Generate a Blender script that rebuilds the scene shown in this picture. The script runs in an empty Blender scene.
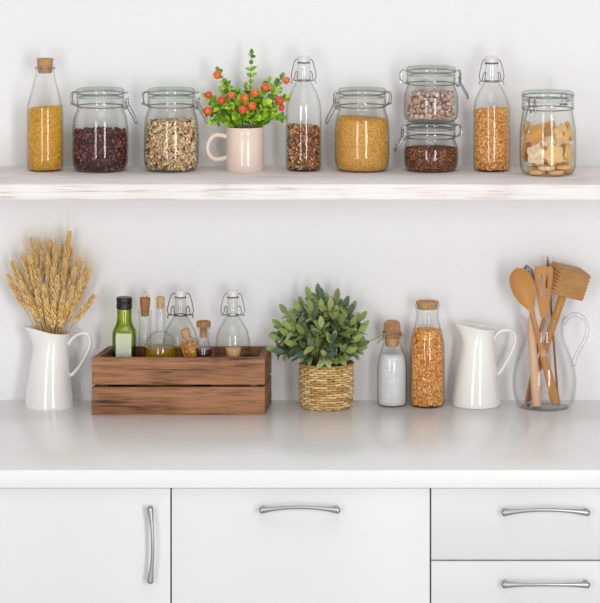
import bpy, bmesh, math, random
import numpy as np
from mathutils import Vector, Matrix, Euler

C = bpy.context.scene.collection
PI = math.pi
D, S0, YH = 6.3, 0.0021, -190.0          # camera distance from the wall, metres per pixel at the wall, horizon row
CAMZ = (400 - YH) * S0                   # worktop surface is z = 0


def sc(d): return S0 * (D - d) / D
def X(px, d): return (px - 300) * sc(d)
def Z(py, d): return CAMZ - (py - YH) * sc(d)
def P(px, py, d): return Vector((X(px, d), -d, Z(py, d)))


SHELF = CAMZ - (166 - YH) * S0
SHELF_D, COUNTER_D = 0.306, 0.668


# ------------------------------------------------------------------ mesh builder
class MB:
    def __init__(self):
        self.v, self.f, self.c, self.n = [], [], [], 0

    def add(self, verts, faces, col=(1, 1, 1)):
        b = self.n
        self.v.extend([tuple(p) for p in verts])
        self.f.extend([tuple(i + b for i in f) for f in faces])
        if len(verts) and isinstance(col, list):
            self.c.extend(col)
        else:
            self.c.extend([tuple(col)] * len(verts))
        self.n += len(verts)
        return self

    def lathe(self, prof, cx, cy, n=48, col=(1, 1, 1), deform=None):
        vs, fs, rings = [], [], []
        for r, z in prof:
            if r < 1e-6:
                rings.append([len(vs)]); vs.append(Vector((cx, cy, z)))
            else:
                st = len(vs)
                for k in range(n):
                    t = 2 * PI * k / n
                    if deform:
                        x, y, zz = deform(r, t, z)
                        vs.append(Vector((cx + x, cy + y, zz)))
                    else:
                        vs.append(Vector((cx + r * math.cos(t), cy + r * math.sin(t), z)))
                rings.append(list(range(st, st + n)))
        for a, b in zip(rings, rings[1:]):
            if len(a) == 1 and len(b) == 1: continue
            for k in range(n):
                k2 = (k + 1) % n
                if len(a) == 1: fs.append((a[0], b[k2], b[k]))
                elif len(b) == 1: fs.append((a[k], a[k2], b[0]))
                else: fs.append((a[k], a[k2], b[k2], b[k]))
        return self.add(vs, fs, col)

    def tube(self, pts, r, n=8, closed=False, col=(1, 1, 1), flat=None):
        """flat=(axis, ratio): the section is stretched by ratio along the given fixed axis."""
        pts = [Vector(p) for p in pts]
        m = len(pts)
        rs = list(r) if isinstance(r, (list, tuple)) else [r] * m
        vs, fs = [], []
        prev = None
        for i, p in enumerate(pts):
            if closed: t = pts[(i + 1) % m] - pts[i - 1]
            else: t = pts[min(i + 1, m - 1)] - pts[max(i - 1, 0)]
            t.normalize()
            if flat:
                u = Vector(flat[0]).normalized()
                u = (u - t * u.dot(t)).normalized()
            elif prev is None:
                u = t.orthogonal().normalized()
            else:
                u = prev - t * prev.dot(t)
                u = u.normalized() if u.length > 1e-6 else t.orthogonal().normalized()
            prev = u
            w = t.cross(u)
            k1 = flat[1] if flat else 1.0
            for k in range(n):
                a = 2 * PI * k / n
                vs.append(p + u * (rs[i] * k1 * math.cos(a)) + w * (rs[i] * math.sin(a)))
        for i in range(m if closed else m - 1):
            a, b = i * n, ((i + 1) % m) * n
            for k in range(n):
                k2 = (k + 1) % n
                fs.append((a + k, a + k2, b + k2, b + k))
        if not closed:
            fs.append(tuple(reversed(range(n))))
            fs.append(tuple(range((m - 1) * n, m * n)))
        return self.add(vs, fs, col)

    def ring(self, cx, cy, z, R, r, n=48, m=8, col=(1, 1, 1)):
        return self.tube([(cx + R * math.cos(2 * PI * k / n), cy + R * math.sin(2 * PI * k / n), z) for k in range(n)], r, m, True, col)

    def bm(self, bm_, M=None, col=(1, 1, 1)):
        bm_.verts.ensure_lookup_table()
        vs = [(M @ v.co) if M else v.co.copy() for v in bm_.verts]
        fs = [tuple(v.index for v in f.verts) for f in bm_.faces]
        bm_.free()
        return self.add(vs, fs, col)

    def box(self, lo, hi, bev=0.0015, seg=2, M=None, col=(1, 1, 1)):
        b = bmesh.new()
        bmesh.ops.create_cube(b, size=1)
        lo, hi = Vector(lo), Vector(hi)
        for v in b.verts:
            v.co = Vector([(lo[i] + hi[i]) / 2 + v.co[i] * (hi[i] - lo[i]) for i in range(3)])
        if bev: bmesh.ops.bevel(b, geom=b.edges[:], offset=bev, segments=seg, profile=0.5, affect='EDGES')
        b.verts.index_update()
        return self.bm(b, M, col)

    def hexa(self, q, z0, z1, bev=0.001, col=(1, 1, 1)):
        """a board: floor-plan quadrilateral q between two heights"""
        b = bmesh.new()
        lo = [b.verts.new((x, y, z0)) for x, y in q]
        hi = [b.verts.new((x, y, z1)) for x, y in q]
        b.faces.new(lo[::-1]); b.faces.new(hi)
        for k in range(4):
            b.faces.new((lo[k], lo[(k + 1) % 4], hi[(k + 1) % 4], hi[k]))
        bmesh.ops.recalc_face_normals(b, faces=b.faces[:])
        bmesh.ops.bevel(b, geom=b.edges[:], offset=bev, segments=2, profile=0.5, affect='EDGES')
        b.verts.index_update()
        return self.bm(b, None, col)

    def blob(self, M, sub=2, jit=0.0, rng=None, col=(1, 1, 1)):
        b = bmesh.new()
        bmesh.ops.create_icosphere(b, subdivisions=sub, radius=1)
        if jit:
            for v in b.verts: v.co *= 1 + rng.uniform(-jit, jit)
        b.verts.index_update()
        return self.bm(b, M, col)

    def prism(self, outline, t, M, bev=0.0, hole=None, seg=2, col=(1, 1, 1)):
        """outline (x, z pairs) extruded from y=-t/2 to t/2, optional round hole (cx, cz, r)"""
        b = bmesh.new()
        if hole:
            n = len(outline)
            hx, hz, hr = hole
            inn = []
            for x, z in outline:
                a = math.atan2(z - hz, x - hx)
                inn.append((hx + hr * math.cos(a), hz + hr * math.sin(a)))
            r0 = [b.verts.new((x, -t / 2, z)) for x, z in outline]
            r1 = [b.verts.new((x, t / 2, z)) for x, z in outline]
            h0 = [b.verts.new((x, -t / 2, z)) for x, z in inn]
            h1 = [b.verts.new((x, t / 2, z)) for x, z in inn]
            for k in range(n):
                j = (k + 1) % n
                b.faces.new((r0[k], r0[j], h0[j], h0[k])); b.faces.new((r1[j], r1[k], h1[k], h1[j]))
                b.faces.new((r0[j], r0[k], r1[k], r1[j])); b.faces.new((h0[k], h0[j], h1[j], h1[k]))
            es = [e for e in b.edges if e.verts[0] in r0 and e.verts[1] in r0 or e.verts[0] in r1 and e.verts[1] in r1]
        else:
            r0 = [b.verts.new((x, -t / 2, z)) for x, z in outline]
            r1 = [b.verts.new((x, t / 2, z)) for x, z in outline]
            b.faces.new(r0); b.faces.new(r1[::-1])
            n = len(outline)
            for k in range(n):
                j = (k + 1) % n
                b.faces.new((r0[j], r0[k], r1[k], r1[j]))
            es = [e for e in b.edges if abs(e.verts[0].co.y - e.verts[1].co.y) < 1e-7]
        bmesh.ops.recalc_face_normals(b, faces=b.faces[:])
        if bev: bmesh.ops.bevel(b, geom=es, offset=bev, segments=seg, profile=0.5, affect='EDGES')
        b.verts.index_update()
        return self.bm(b, M, col)

    def leaf(self, base, d, nrm, L, W, curl=0.2, col=(1, 1, 1), blunt=0.5):
        d = Vector(d).normalized()
        side = d.cross(Vector(nrm))
        side = side.normalized() if side.length > 1e-5 else d.orthogonal().normalized()
        up = side.cross(d)
        base = Vector(base)
        prof = [(0, .06), (.18, .62), (.45, 1.0), (.72, .85), (.92, .45), (1, .04)] if blunt > .4 else [(0, .05), (.2, .65), (.42, 1.0), (.68, .74), (.88, .34), (1, .02)]
        vs, fs = [], []
        for t, w in prof:
            p = base + d * (L * t) - up * (curl * L * t * t)
            for s in (-1, 0, 1):
                vs.append(p + side * (s * w * W / 2) + up * (abs(s) * w * W * .14))
        for i in range(len(prof) - 1):
            for s in (0, 1):
                a = i * 3 + s
                fs.append((a, a + 1, a + 4, a + 3))
        return self.add(vs, fs, col)

    def build(self, name, mat, parent=None, loc=None, smooth=40):
        org = Vector(parent['_org']) if parent is not None else Vector(loc or (0, 0, 0))
        me = bpy.data.meshes.new(name)
        vs = np.array(self.v, dtype=np.float64) - np.array(org[:])
        me.from_pydata(vs.tolist(), [], self.f)
        at = me.color_attributes.new('Col', 'FLOAT_COLOR', 'POINT')
        cols = np.ones((self.n, 4), dtype=np.float32)
        cols[:, :3] = np.array(self.c, dtype=np.float32)
        at.data.foreach_set('color', cols.ravel())
        me.materials.append(mat)
        me.update()
        if smooth:
            me.polygons.foreach_set('use_smooth', [True] * len(me.polygons))
            if smooth < 180: me.set_sharp_from_angle(angle=math.radians(smooth))
        o = bpy.data.objects.new(name, me)
        C.objects.link(o)
        o['_org'] = list(org)
        if parent is not None: o.parent = parent
        else: o.location = org
        return o


def tag(o, label=None, cat=None, group=None, kind=None):
    for k, v in (('label', label), ('category', cat), ('group', group), ('kind', kind)):
        if v: o[k] = v
    return o


def thing(name, loc, label, cat, group=None):
    o = bpy.data.objects.new(name, None)
    o.empty_display_size = .02
    C.objects.link(o)
    o.location = loc
    o['_org'] = list(loc)
    return tag(o, label, cat, group)


def spl(pts, n=6):
    """Catmull-Rom through 2-D or 3-D points"""
    pts = [np.array(p, float) for p in pts]
    out = []
    q = [2 * pts[0] - pts[1]] + pts + [2 * pts[-1] - pts[-2]]
    for i in range(1, len(q) - 2):
        for k in range(n):
            t = k / n
            a, b, c, d = q[i - 1], q[i], q[i + 1], q[i + 2]
            out.append(.5 * (2 * b + (c - a) * t + (2 * a - 5 * b + 4 * c - d) * t * t + (3 * b - a - 3 * c + d) * t ** 3))
    out.append(pts[-1])
    return [tuple(max(x, 0) if j == 0 and len(p) == 2 else x for j, x in enumerate(p)) for p in out]


# ------------------------------------------------------------------ materials
def lin(c):
    return tuple((x / 12.92 if x <= .04045 else ((x + .055) / 1.055) ** 2.4) for x in [v / 255 for v in c])


def newmat(name):
    m = bpy.data.materials.new(name)
    m.use_nodes = True
    nt = m.node_tree
    nt.nodes.clear()
    out = nt.nodes.new('ShaderNodeOutputMaterial')
    return m, nt, out


def N(nt, typ, **kw):
    n = nt.nodes.new(typ)
    for k, v in kw.items():
        if k.startswith('i_'): n.inputs[k[2:].replace('_', ' ')].default_value = v
        else: setattr(n, k, v)
    return n


def pbr(name, col, rough=.5, metal=0, var=.06, scale=30, stretch=(1, 1, 1), bump=0.0, spec=.5, attr=False, col2=None, detail=3, coat=0, bscale=None, sss=0):
    m, nt, out = newmat(name)
    L = nt.links.new
    p = N(nt, 'ShaderNodeBsdfPrincipled')
    p.inputs['Roughness'].default_value = rough
    p.inputs['Metallic'].default_value = metal
    p.inputs['Specular IOR Level'].default_value = spec
    if coat: p.inputs['Coat Weight'].default_value = coat; p.inputs['Coat Roughness'].default_value = .05
    if sss:
        p.inputs['Subsurface Weight'].default_value = sss
        p.inputs['Subsurface Radius'].default_value = (.004, .003, .002)
    tc = N(nt, 'ShaderNodeTexCoord')
    mp = N(nt, 'ShaderNodeMapping'); mp.inputs['Scale'].default_value = stretch
    L(tc.outputs['Object'], mp.inputs['Vector'])
    nz = N(nt, 'ShaderNodeTexNoise'); nz.inputs['Scale'].default_value = scale; nz.inputs['Detail'].default_value = detail
    L(mp.outputs[0], nz.inputs['Vector'])
    c1 = lin(col)
    if attr:
        at = N(nt, 'ShaderNodeAttribute', attribute_name='Col')
        mx = N(nt, 'ShaderNodeMix', data_type='RGBA', blend_type='MULTIPLY')
        mx.inputs[0].default_value = 1
        rm = N(nt, 'ShaderNodeMapRange'); rm.inputs['To Min'].default_value = 1 - var * 2; rm.inputs['To Max'].default_value = 1 + var
        L(nz.outputs['Fac'], rm.inputs['Value'])
        L(at.outputs['Color'], mx.inputs[6]); L(rm.outputs[0], mx.inputs[7])
        L(mx.outputs[2], p.inputs['Base Color'])
    else:
        rp = N(nt, 'ShaderNodeValToRGB')
        c2 = lin(col2) if col2 else tuple(max(0, x * (1 - 2 * var)) for x in c1)
        rp.color_ramp.elements[0].position = .3; rp.color_ramp.elements[1].position = .7
        rp.color_ramp.elements[0].color = (*c2, 1)
        rp.color_ramp.elements[1].color = (*c1, 1)
        L(nz.outputs['Fac'], rp.inputs[0]); L(rp.outputs[0], p.inputs['Base Color'])
    if bump:
        bp = N(nt, 'ShaderNodeBump'); bp.inputs['Strength'].default_value = bump; bp.inputs['Distance'].default_value = .002
        src = nz
        if bscale:
            src = N(nt, 'ShaderNodeTexNoise'); src.inputs['Scale'].default_value = bscale
            L(mp.outputs[0], src.inputs['Vector'])
        L(src.outputs['Fac'], bp.inputs['Height']); L(bp.outputs[0], p.inputs['Normal'])
    L(p.outputs[0], out.inputs[0])
    return m


def glass(name,  clear=(.996, .998, .997), edge=(.52, .56, .53), pw=5, f0=.026, rough=.02, body=None):
    """thin clear glass: see-through straight on, tinted where the wall is seen edge-on, mirror-like at grazing angles"""
    m, nt, out = newmat(name)
    L = nt.links.new
    lw = N(nt, 'ShaderNodeLayerWeight'); lw.inputs['Blend'].default_value = .5
    tp = N(nt, 'ShaderNodeMath', operation='POWER'); tp.inputs[1].default_value = pw
    L(lw.outputs['Facing'], tp.inputs[0])
    mx = N(nt, 'ShaderNodeMix', data_type='RGBA')
    mx.inputs[6].default_value = (*clear, 1); mx.inputs[7].default_value = (*edge, 1)
    L(tp.outputs[0], mx.inputs[0])
    tr = N(nt, 'ShaderNodeBsdfTransparent'); L(mx.outputs[2], tr.inputs[0])
    gl = N(nt, 'ShaderNodeBsdfGlossy'); gl.inputs['Roughness'].default_value = rough
    fp = N(nt, 'ShaderNodeMath', operation='POWER'); fp.inputs[1].default_value = 5
    L(lw.outputs['Facing'], fp.inputs[0])
    fr = N(nt, 'ShaderNodeMapRange'); fr.inputs['To Min'].default_value = f0; fr.inputs['To Max'].default_value = .75
    L(fp.outputs[0], fr.inputs['Value'])
    ms = N(nt, 'ShaderNodeMixShader')
    src = tr
    if body:
        df = N(nt, 'ShaderNodeBsdfTranslucent'); df.inputs[0].default_value = (*lin(body), 1)
        d2 = N(nt, 'ShaderNodeBsdfDiffuse'); d2.inputs[0].default_value = (*lin(body), 1)
        a1 = N(nt, 'ShaderNodeMixShader'); a1.inputs[0].default_value = .5
        L(df.outputs[0], a1.inputs[1]); L(d2.outputs[0], a1.inputs[2])
        src = N(nt, 'ShaderNodeMixShader'); src.inputs[0].default_value = .38
        L(tr.outputs[0], src.inputs[1]); L(a1.outputs[0], src.inputs[2])
    L(fr.outputs[0], ms.inputs[0]); L(src.outputs[0], ms.inputs[1]); L(gl.outputs[0], ms.inputs[2])
    L(ms.outputs[0], out.inputs[0])
    return m


def wood(name, c1, c2, axis=0, fine=60, rough=.55, dark=None, bump=.15, stretch=.08):
    m, nt, out = newmat(name)
    L = nt.links.new
    tc = N(nt, 'ShaderNodeTexCoord')
    mp = N(nt, 'ShaderNodeMapping')
    st = [1, 1, 1]; st[axis] = stretch
    mp.inputs['Scale'].default_value = st
    L(tc.outputs['Object'], mp.inputs['Vector'])
    n1 = N(nt, 'ShaderNodeTexNoise'); n1.inputs['Scale'].default_value = fine; n1.inputs['Detail'].default_value = 6; n1.inputs['Distortion'].default_value = .6
    n2 = N(nt, 'ShaderNodeTexNoise'); n2.inputs['Scale'].default_value = fine * 4; n2.inputs['Detail'].default_value = 3
    n3 = N(nt, 'ShaderNodeTexNoise'); n3.inputs['Scale'].default_value = 9; n3.inputs['Detail'].default_value = 2
    for n in (n1, n2): L(mp.outputs[0], n.inputs['Vector'])
    L(tc.outputs['Object'], n3.inputs['Vector'])
    a = N(nt, 'ShaderNodeMath', operation='MULTIPLY_ADD'); a.inputs[1].default_value = .45
    L(n2.outputs['Fac'], a.inputs[0])
    s = N(nt, 'ShaderNodeMath', operation='MULTIPLY'); s.inputs[1].default_value = .55
    L(n1.outputs['Fac'], s.inputs[0]); L(s.outputs[0], a.inputs[2])
    a2 = N(nt, 'ShaderNodeMath', operation='MULTIPLY_ADD'); a2.inputs[1].default_value = .35
    L(n3.outputs['Fac'], a2.inputs[0]); L(a.outputs[0], a2.inputs[2])
    rp = N(nt, 'ShaderNodeValToRGB')
    e = rp.color_ramp.elements
    e[0].position, e[1].position = (.6, .78) if dark else (.5, .82)
    e[0].color, e[1].color = (*lin(c2), 1), (*lin(c1), 1)
    if dark:
        k = e.new(.52); k.color = (*lin(dark), 1)
    L(a2.outputs[0], rp.inputs[0])
    p = N(nt, 'ShaderNodeBsdfPrincipled'); p.inputs['Roughness'].default_value = rough
    L(rp.outputs[0], p.inputs['Base Color'])
    bp = N(nt, 'ShaderNodeBump'); bp.inputs['Strength'].default_value = bump; bp.inputs['Distance'].default_value = .001
    L(a.outputs[0], bp.inputs['Height']); L(bp.outputs[0], p.inputs['Normal'])
    L(p.outputs[0], out.inputs[0])
    return m


M = {}
M['wall'] = pbr('painted_wall', (240, 240, 241), .9, var=.006, scale=40, bump=.03, bscale=300, spec=.2)
M['floor'] = pbr('floor_tile', (205, 203, 200), .5, var=.04, scale=4)
M['counter'] = pbr('laminate_top', (247, 245, 243), .22, var=.01, scale=60, spec=.55)
M['counter_edge'] = pbr('laminate_edge', (234, 234, 234), .4, var=.004)
M['front'] = pbr('lacquer_front', (221, 221, 222), .4, var=.004, scale=5)
M['carcass'] = pbr('carcass_board', (150, 150, 150), .7, var=.01)
M['steel'] = pbr('brushed_steel', (176, 176, 176), .38, 1.0, var=.03, scale=200)
M['wire'] = pbr('clasp_wire', (170, 168, 165), .25, 1.0, var=.03)
M['wire_dark'] = pbr('aged_wire', (112, 98, 86), .35, 1.0, var=.08)
M['shelf'] = wood('whitewashed_pine', (246, 241, 239), (234, 225, 222), 0, 150, .75, (204, 190, 185), .3, .025)
M['crate'] = wood('brown_crate_wood', (172, 122, 84), (130, 84, 52), 0, 90, .65, (72, 42, 26), .4, .05)
M['crate_side'] = wood('brown_crate_end', (150, 104, 70), (112, 72, 46), 1, 90, .65, (66, 38, 24), .4, .05)
M['bamboo'] = wood('bamboo', (196, 138, 70), (178, 118, 52), 2, 45, .5, None, .08)
M['bamboo_dark'] = wood('dark_bamboo', (170, 116, 58), (140, 90, 40), 2, 45, .5, None, .08)
M['mallet'] = wood('oak_mallet', (188, 140, 84), (160, 112, 60), 0, 50, .55, None, .1)
M['beech'] = wood('pale_beech', (226, 186, 152), (214, 172, 136), 2, 40, .5, None, .05)
M['cork'] = pbr('cork', (208, 158, 110), .85, var=.18, scale=260, bump=.4)
M['cork_dark'] = pbr('cork_dark', (178, 124, 76), .85, var=.2, scale=260, bump=.4)
M['cork_pale'] = pbr('cork_pale', (216, 170, 122), .85, var=.12, scale=260, bump=.3)
M['glass'] = glass('clear_glass')
M['glass_green'] = glass('greenish_glass', (.994, .998, .994), (.46, .53, .47), 4.6)
M['lid_glass'] = glass('thick_lid_glass', (.985, .994, .987), (.42, .53, .44), 3.0, .035)
M['glass_clear'] = glass('bright_glass', (.997, .998, .998), (.72, .74, .74), 4.5)
M['handle_glass'] = glass('solid_glass_rod', (.97, .975, .975), (.40, .43, .43), 2.4, .03)
M['green_glass'] = glass('green_bottle_glass', (.83, .88, .36), (.10, .17, .01), 1.7, .05)
M['oil'] = glass('olive_oil', (.88, .80, .16), (.36, .30, .02), 1.6, .03, body=(226, 190, 20))
M['vinegar'] = pbr('dark_vinegar', (44, 24, 18), .1, var=.02)
M['gasket'] = pbr('rubber_gasket', (214, 214, 208), .5, var=.02)
M['rust_gasket'] = pbr('brown_rubber_ring', (140, 92, 70), .5, var=.03)
M['porcelain'] = pbr('porcelain', (222, 222, 224), .2, var=.005, coat=.3)
M['enamel'] = pbr('white_enamel', (244, 242, 238), .12, var=.004, coat=.5)
M['mug'] = pbr('cream_ceramic', (238, 216, 200), .22, var=.01, coat=.3)
M['black'] = pbr('black_plastic', (24, 24, 26), .35, var=.05)
M['label'] = pbr('reflection_panel', (206, 216, 178), .35, var=.06, scale=25, col2=(186, 196, 176))  # pale tones of a window reflection painted as a panel, not paper
M['copper'] = pbr('copper_loop', (226, 150, 124), .3, .6, var=.02)
M['twine'] = pbr('jute_twine', (176, 142, 104), .9, var=.15, scale=300)
M['grain'] = pbr('grain', (255, 255, 255), .55, attr=True, var=.08, scale=500)
M['crystal'] = pbr('rock_sugar', (255, 255, 255), .25, attr=True, var=.12, scale=140, spec=.6, sss=.2)
M['salt'] = pbr('coarse_salt', (240, 240, 243), .6, var=.03, scale=700, bump=.6, bscale=900)
M['cookie'] = pbr('shortbread', (250, 202, 134), .8, var=.14, scale=60, bump=.3, bscale=300)
M['cookie_dark'] = pbr('browned_shortbread', (232, 168, 88), .8, var=.14, scale=60, bump=.3, bscale=300)
M['cookie_sugar'] = pbr('sugared_shortbread', (246, 232, 216), .85, var=.1, scale=110, bump=.4, bscale=300, col2=(226, 178, 112))
M['leaf'] = pbr('leaf', (255, 255, 255), .5, attr=True, var=.12, scale=60, spec=.4)
M['stem'] = pbr('stem', (96, 104, 52), .7, var=.1)
M['soil'] = pbr('soil', (70, 58, 38), .95, var=.3, scale=200, bump=.6)
M['berry'] = pbr('berry', (214, 34, 34), .3, var=.2, scale=150, col2=(236, 110, 56), coat=.2)
M['berry_orange'] = pbr('orange_berry', (240, 136, 60), .3, var=.2, scale=150, col2=(222, 60, 40), coat=.2)
M['wheat'] = pbr('wheat', (255, 255, 255), .6, attr=True, var=.12, scale=300)
M['basket'] = pbr('woven_straw', (255, 255, 255), .75, attr=True, var=.2, scale=120)

# ------------------------------------------------------------------ the setting
b = MB().box((-2.6, 0, -.93), (2.6, .12, 1.75), 0)
tag(b.build('wall_back', M['wall'], smooth=0), kind='structure')
b = MB().box((-2.6, -7.6, -1.0), (2.6, .12, -.93), 0)
tag(b.build('floor', M['floor'], smooth=0), kind='structure')

# wall shelf
zf = CAMZ - (200 - YH) * sc(SHELF_D)
b = MB().box((-1.05, -SHELF_D, zf), (1.05, -.0005, SHELF), .0025)
tag(b.build('wall_shelf', M['shelf'], loc=(0, -.2, zf)), 'long whitewashed wooden wall shelf holding the row of jars', 'shelf')

# worktop
zb = CAMZ - (488 - YH) * sc(COUNTER_D)
wt = thing('worktop', (0, -.33, zb), 'long pale grey kitchen worktop with a white front edge', 'worktop')
b = MB().box((-1.0, -COUNTER_D + .002, zb), (1.0, -.0008, 0), .001)
b.build('slab', M['counter'], wt)
b = MB().box((-1.0, -COUNTER_D, zb), (1.0, -COUNTER_D + .002, -.0004), .0006)
tag(b.build('edge_band', M['counter_edge'], wt), 'white front edge strip')

# cabinets
FD = .655                                  # face of the fronts
def fx(px): return X(px, FD)
def fz(py): return Z(py, FD)
KICK = -.80


def front(parent, name, x0, x1, z0, z1, label=None):
    o = MB().box((x0, -FD, z0), (x1, -FD + .018, z1), .0012).build(name, M['front'], parent)
    return o


def handle(parent, p0, p1, bow, label='brushed steel bow handle'):
    """bar with swollen ends on two posts; bow is the sideways/upward curve in metres"""
    p0, p1 = Vector(p0), Vector(p1)
    mb = MB()
    ax = (p1 - p0)
    side = Vector((0, 0, 1)) if abs(ax.x) > abs(ax.z) else Vector((1, 0, 0))
    pts, rs = [], []
    n = 40
    Lh = ax.length
    for k in range(n + 1):
        t = .5 - .5 * math.cos(PI * k / n)
        s = math.sin(PI * t)
        pts.append(p0 + ax * t + side * (bow * s) + Vector((0, -.022 - .005 * s, 0)))
        e = abs(2 * t - 1)
        r = .0034 + .0036 * max(0, (e - .35) / .65) ** 2
        edge = min(t, 1 - t) * Lh
        if edge < .006: r *= max(.06, math.sqrt(max(0, 1 - (1 - edge / .006) ** 2)))
        rs.append(r)
    mb.tube(pts, rs, 14, flat=((0, 1, 0), .75))
    u = ax.normalized()
    for q in (p0 + u * .007, p1 - u * .007):
        mb.tube([q + Vector((0, .004, 0)), q + Vector((0, -.012, 0)), q + Vector((0, -.023, 0))], [.0052, .0046, .0045], 14)
    return mb.build('handle', M['steel'], parent)


def cabinet(x0, x1, label):
    t = thing('base_cabinet', ((x0 + x1) / 2, -.33, -.93), label, 'cabinet', 'base cabinets under the worktop')
    w = .018
    m = MB()
    top = zb - .0008
    m.box((x0 + .0008, -FD + .0205, KICK), (x0 + w, -.002, top), 0)
    m.box((x1 - w, -FD + .0205, KICK), (x1 - .0008, -.002, top), 0)
    m.box((x0 + w, -FD + .0205, KICK), (x1 - w, -.002, KICK + w), 0)
    m.box((x0 + w, -FD + .0205, top - w), (x1 - w, -.002, top), 0)
    m.box((x0 + w, -.012, KICK + w), (x1 - w, -.002, top - w), 0)
    m.build('carcass', M['carcass'], t, smooth=0)
    m = MB().box((x0 + .0008, -FD + .07, -.93), (x1 - .0008, -FD + .085, KICK), 0)
    m.build('toe_kick', M['front'], t, smooth=0)
    return t


g = .0013
xa, xb_, xc, xd = fx(171) - .60, fx(171), fx(430.5), fx(430.5) + .60
ztop = zb - .0034
c1 = cabinet(xa, xb_, 'white base cabinet whose door has an upright bow handle')
d_ = front(c1, 'door', xa + g, xb_ - g, KICK, ztop)
handle(d_, (fx(150.5), -FD, fz(581)), (fx(150.5), -FD, fz(504)), .0055)
c2 = cabinet(xb_, xc, 'white base cabinet with one deep plain front, between door and drawers')
d_ = front(c2, 'drawer', xb_ + g, xc - g, KICK, ztop)
handle(d_, (fx(259), -FD, fz(508)), (fx(340.3), -FD, fz(508)), .0075)
c3 = cabinet(xc, xd, 'white base cabinet fitted with stacked drawers')
zs = [ztop, fz(560.5), fz(560.5) - .135, fz(560.5) - .27, KICK]
hy = [(510.5, .0075), (582, .002), None, None]
for k in range(4):
    d_ = front(c3, 'drawer', xc + g, xd - g, zs[k + 1] + (g if k < 3 else 0), zs[k] - (g if k else 0))
    if hy[k]:
        handle(d_, (fx(500.6), -FD, fz(hy[k][0])), (fx(589.2), -FD, fz(hy[k][0])), hy[k][1])
    else:
        zz = (zs[k] + zs[k + 1]) / 2
        handle(d_, (fx(500.6), -FD, zz), (fx(589.2), -FD, zz), .002)


# ------------------------------------------------------------------ grains
_ico = None
def ico():
    global _ico
    if _ico is None:
        bm_ = bmesh.new(); bmesh.ops.create_icosphere(bm_, subdivisions=1, radius=1)
        bm_.verts.index_update()
        _ico = (np.array([v.co[:] for v in bm_.verts]), [tuple(v.index for v in f.verts) for f in bm_.faces])
        bm_.free()
    return _ico


def fill(name, prof, cx, cy, ztop, size, cols, label, cat, n, seed, gap=.0017, tilt=(0, 0), bumpy=.002, aspect=(1, 1, .8), loc=None, mat=None, core=None, jit=.12, z0gap=.0026, dome=0, vary=(.72, 1.22)):
    """a heap of loose grains resting in a vessel: outer profile prof (r, z), top at ztop"""
    rng = np.random.default_rng(seed)
    zs_ = np.array([p[1] for p in prof]); rs_ = np.array([p[0] for p in prof])
    z0 = zs_.min() + z0gap
    g_ = size
    def R(z): return np.interp(z, zs_, rs_) - gap
    m = MB()
    # core
    h = np.linspace(z0 + g_ * .4, ztop - g_ * .8, 14)
    pr = [(0, h[0])] + [(max(R(z) - g_ * 1.05, .002), z) for z in h] + [(0, h[-1])]
    cc = lin(core) if core else tuple(np.mean([lin(c) for c in cols], axis=0) * .75)
    m.lathe(pr, cx, cy, 32, cc, deform=lambda r, t, z: (r * math.cos(t), r * math.sin(t), z + (tilt[0] * r * math.cos(t) + tilt[1] * r * math.sin(t)) * (z - z0) / (ztop - z0) + dome * (1 - (r / .05) ** 2) * ((z - z0) / (ztop - z0)) ** 4))
    v0, f0 = ico()
    area_s = 2 * PI * R((z0 + ztop) / 2) * (ztop - z0); area_t = PI * R(ztop) ** 2
    ns = int(n * area_s / (area_s + area_t))
    lc = np.array([lin(c) for c in cols])
    for i in range(n):
        th = rng.uniform(0, 2 * PI)
        if i < ns:
            z = z0 + g_ * .5 + (ztop - z0 - g_ * .5) * rng.uniform()
            r = R(z) - g_ * (.55 + .4 * rng.uniform())
            f = (z - z0) / (ztop - z0)
        else:
            r = (R(ztop) - g_ * .6) * math.sqrt(rng.uniform()); f = 1
            z = ztop - g_ * .5 + rng.uniform(-1, 1) * bumpy
        r = max(r, 0)
        x, y = r * math.cos(th), r * math.sin(th)
        z = z + f * (tilt[0] * x + tilt[1] * y) + dome * (1 - (r / .05) ** 2) * f ** 4
        if R(z) - g_ * .55 < r:
            k = max(R(z) - g_ * .55, 0) / max(r, 1e-6); x *= k; y *= k
        s = g_ * .5 * rng.uniform(.75, 1.2)
        q = Euler(rng.uniform(0, 6.28, 3).tolist()).to_matrix()
        A = np.array(q) @ np.diag([aspect[0] * s, aspect[1] * s, aspect[2] * s])
        vv = (v0 * (1 + rng.uniform(-jit, jit, (len(v0), 1)))) @ A.T + np.array([cx + x, cy + y, z])
        c = lc[rng.integers(len(lc))] * rng.uniform(*vary)
        m.add(vv.tolist(), f0, tuple(np.clip(c, 0, 1)))
    o = m.build(name, mat or M['grain'], loc=(cx, cy, z0), smooth=180 if size < .004 else 60)
    return tag(o, label, cat, None, 'stuff')


def shell(prof, t=.0024, floor_t=.004, top_round=True):
    """closed vessel profile from an outer one that starts on the axis at the base"""
    inner = []
    zb0 = prof[0][1]
    rmax = max(p[0] for p in prof)
    for r, z in reversed(prof):
        if r < 1e-6: continue
        zi = max(z, zb0 + floor_t)
        inner.append((max(r - t, .0005), zi))
    # drop duplicated floor rings
    out = []
    for p in inner:
        if p[1] <= zb0 + floor_t + 1e-6 and out and out[-1][1] <= zb0 + floor_t + 1e-6: continue
        out.append(p)
    return list(prof) + out + [(0, zb0 + floor_t)]


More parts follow.
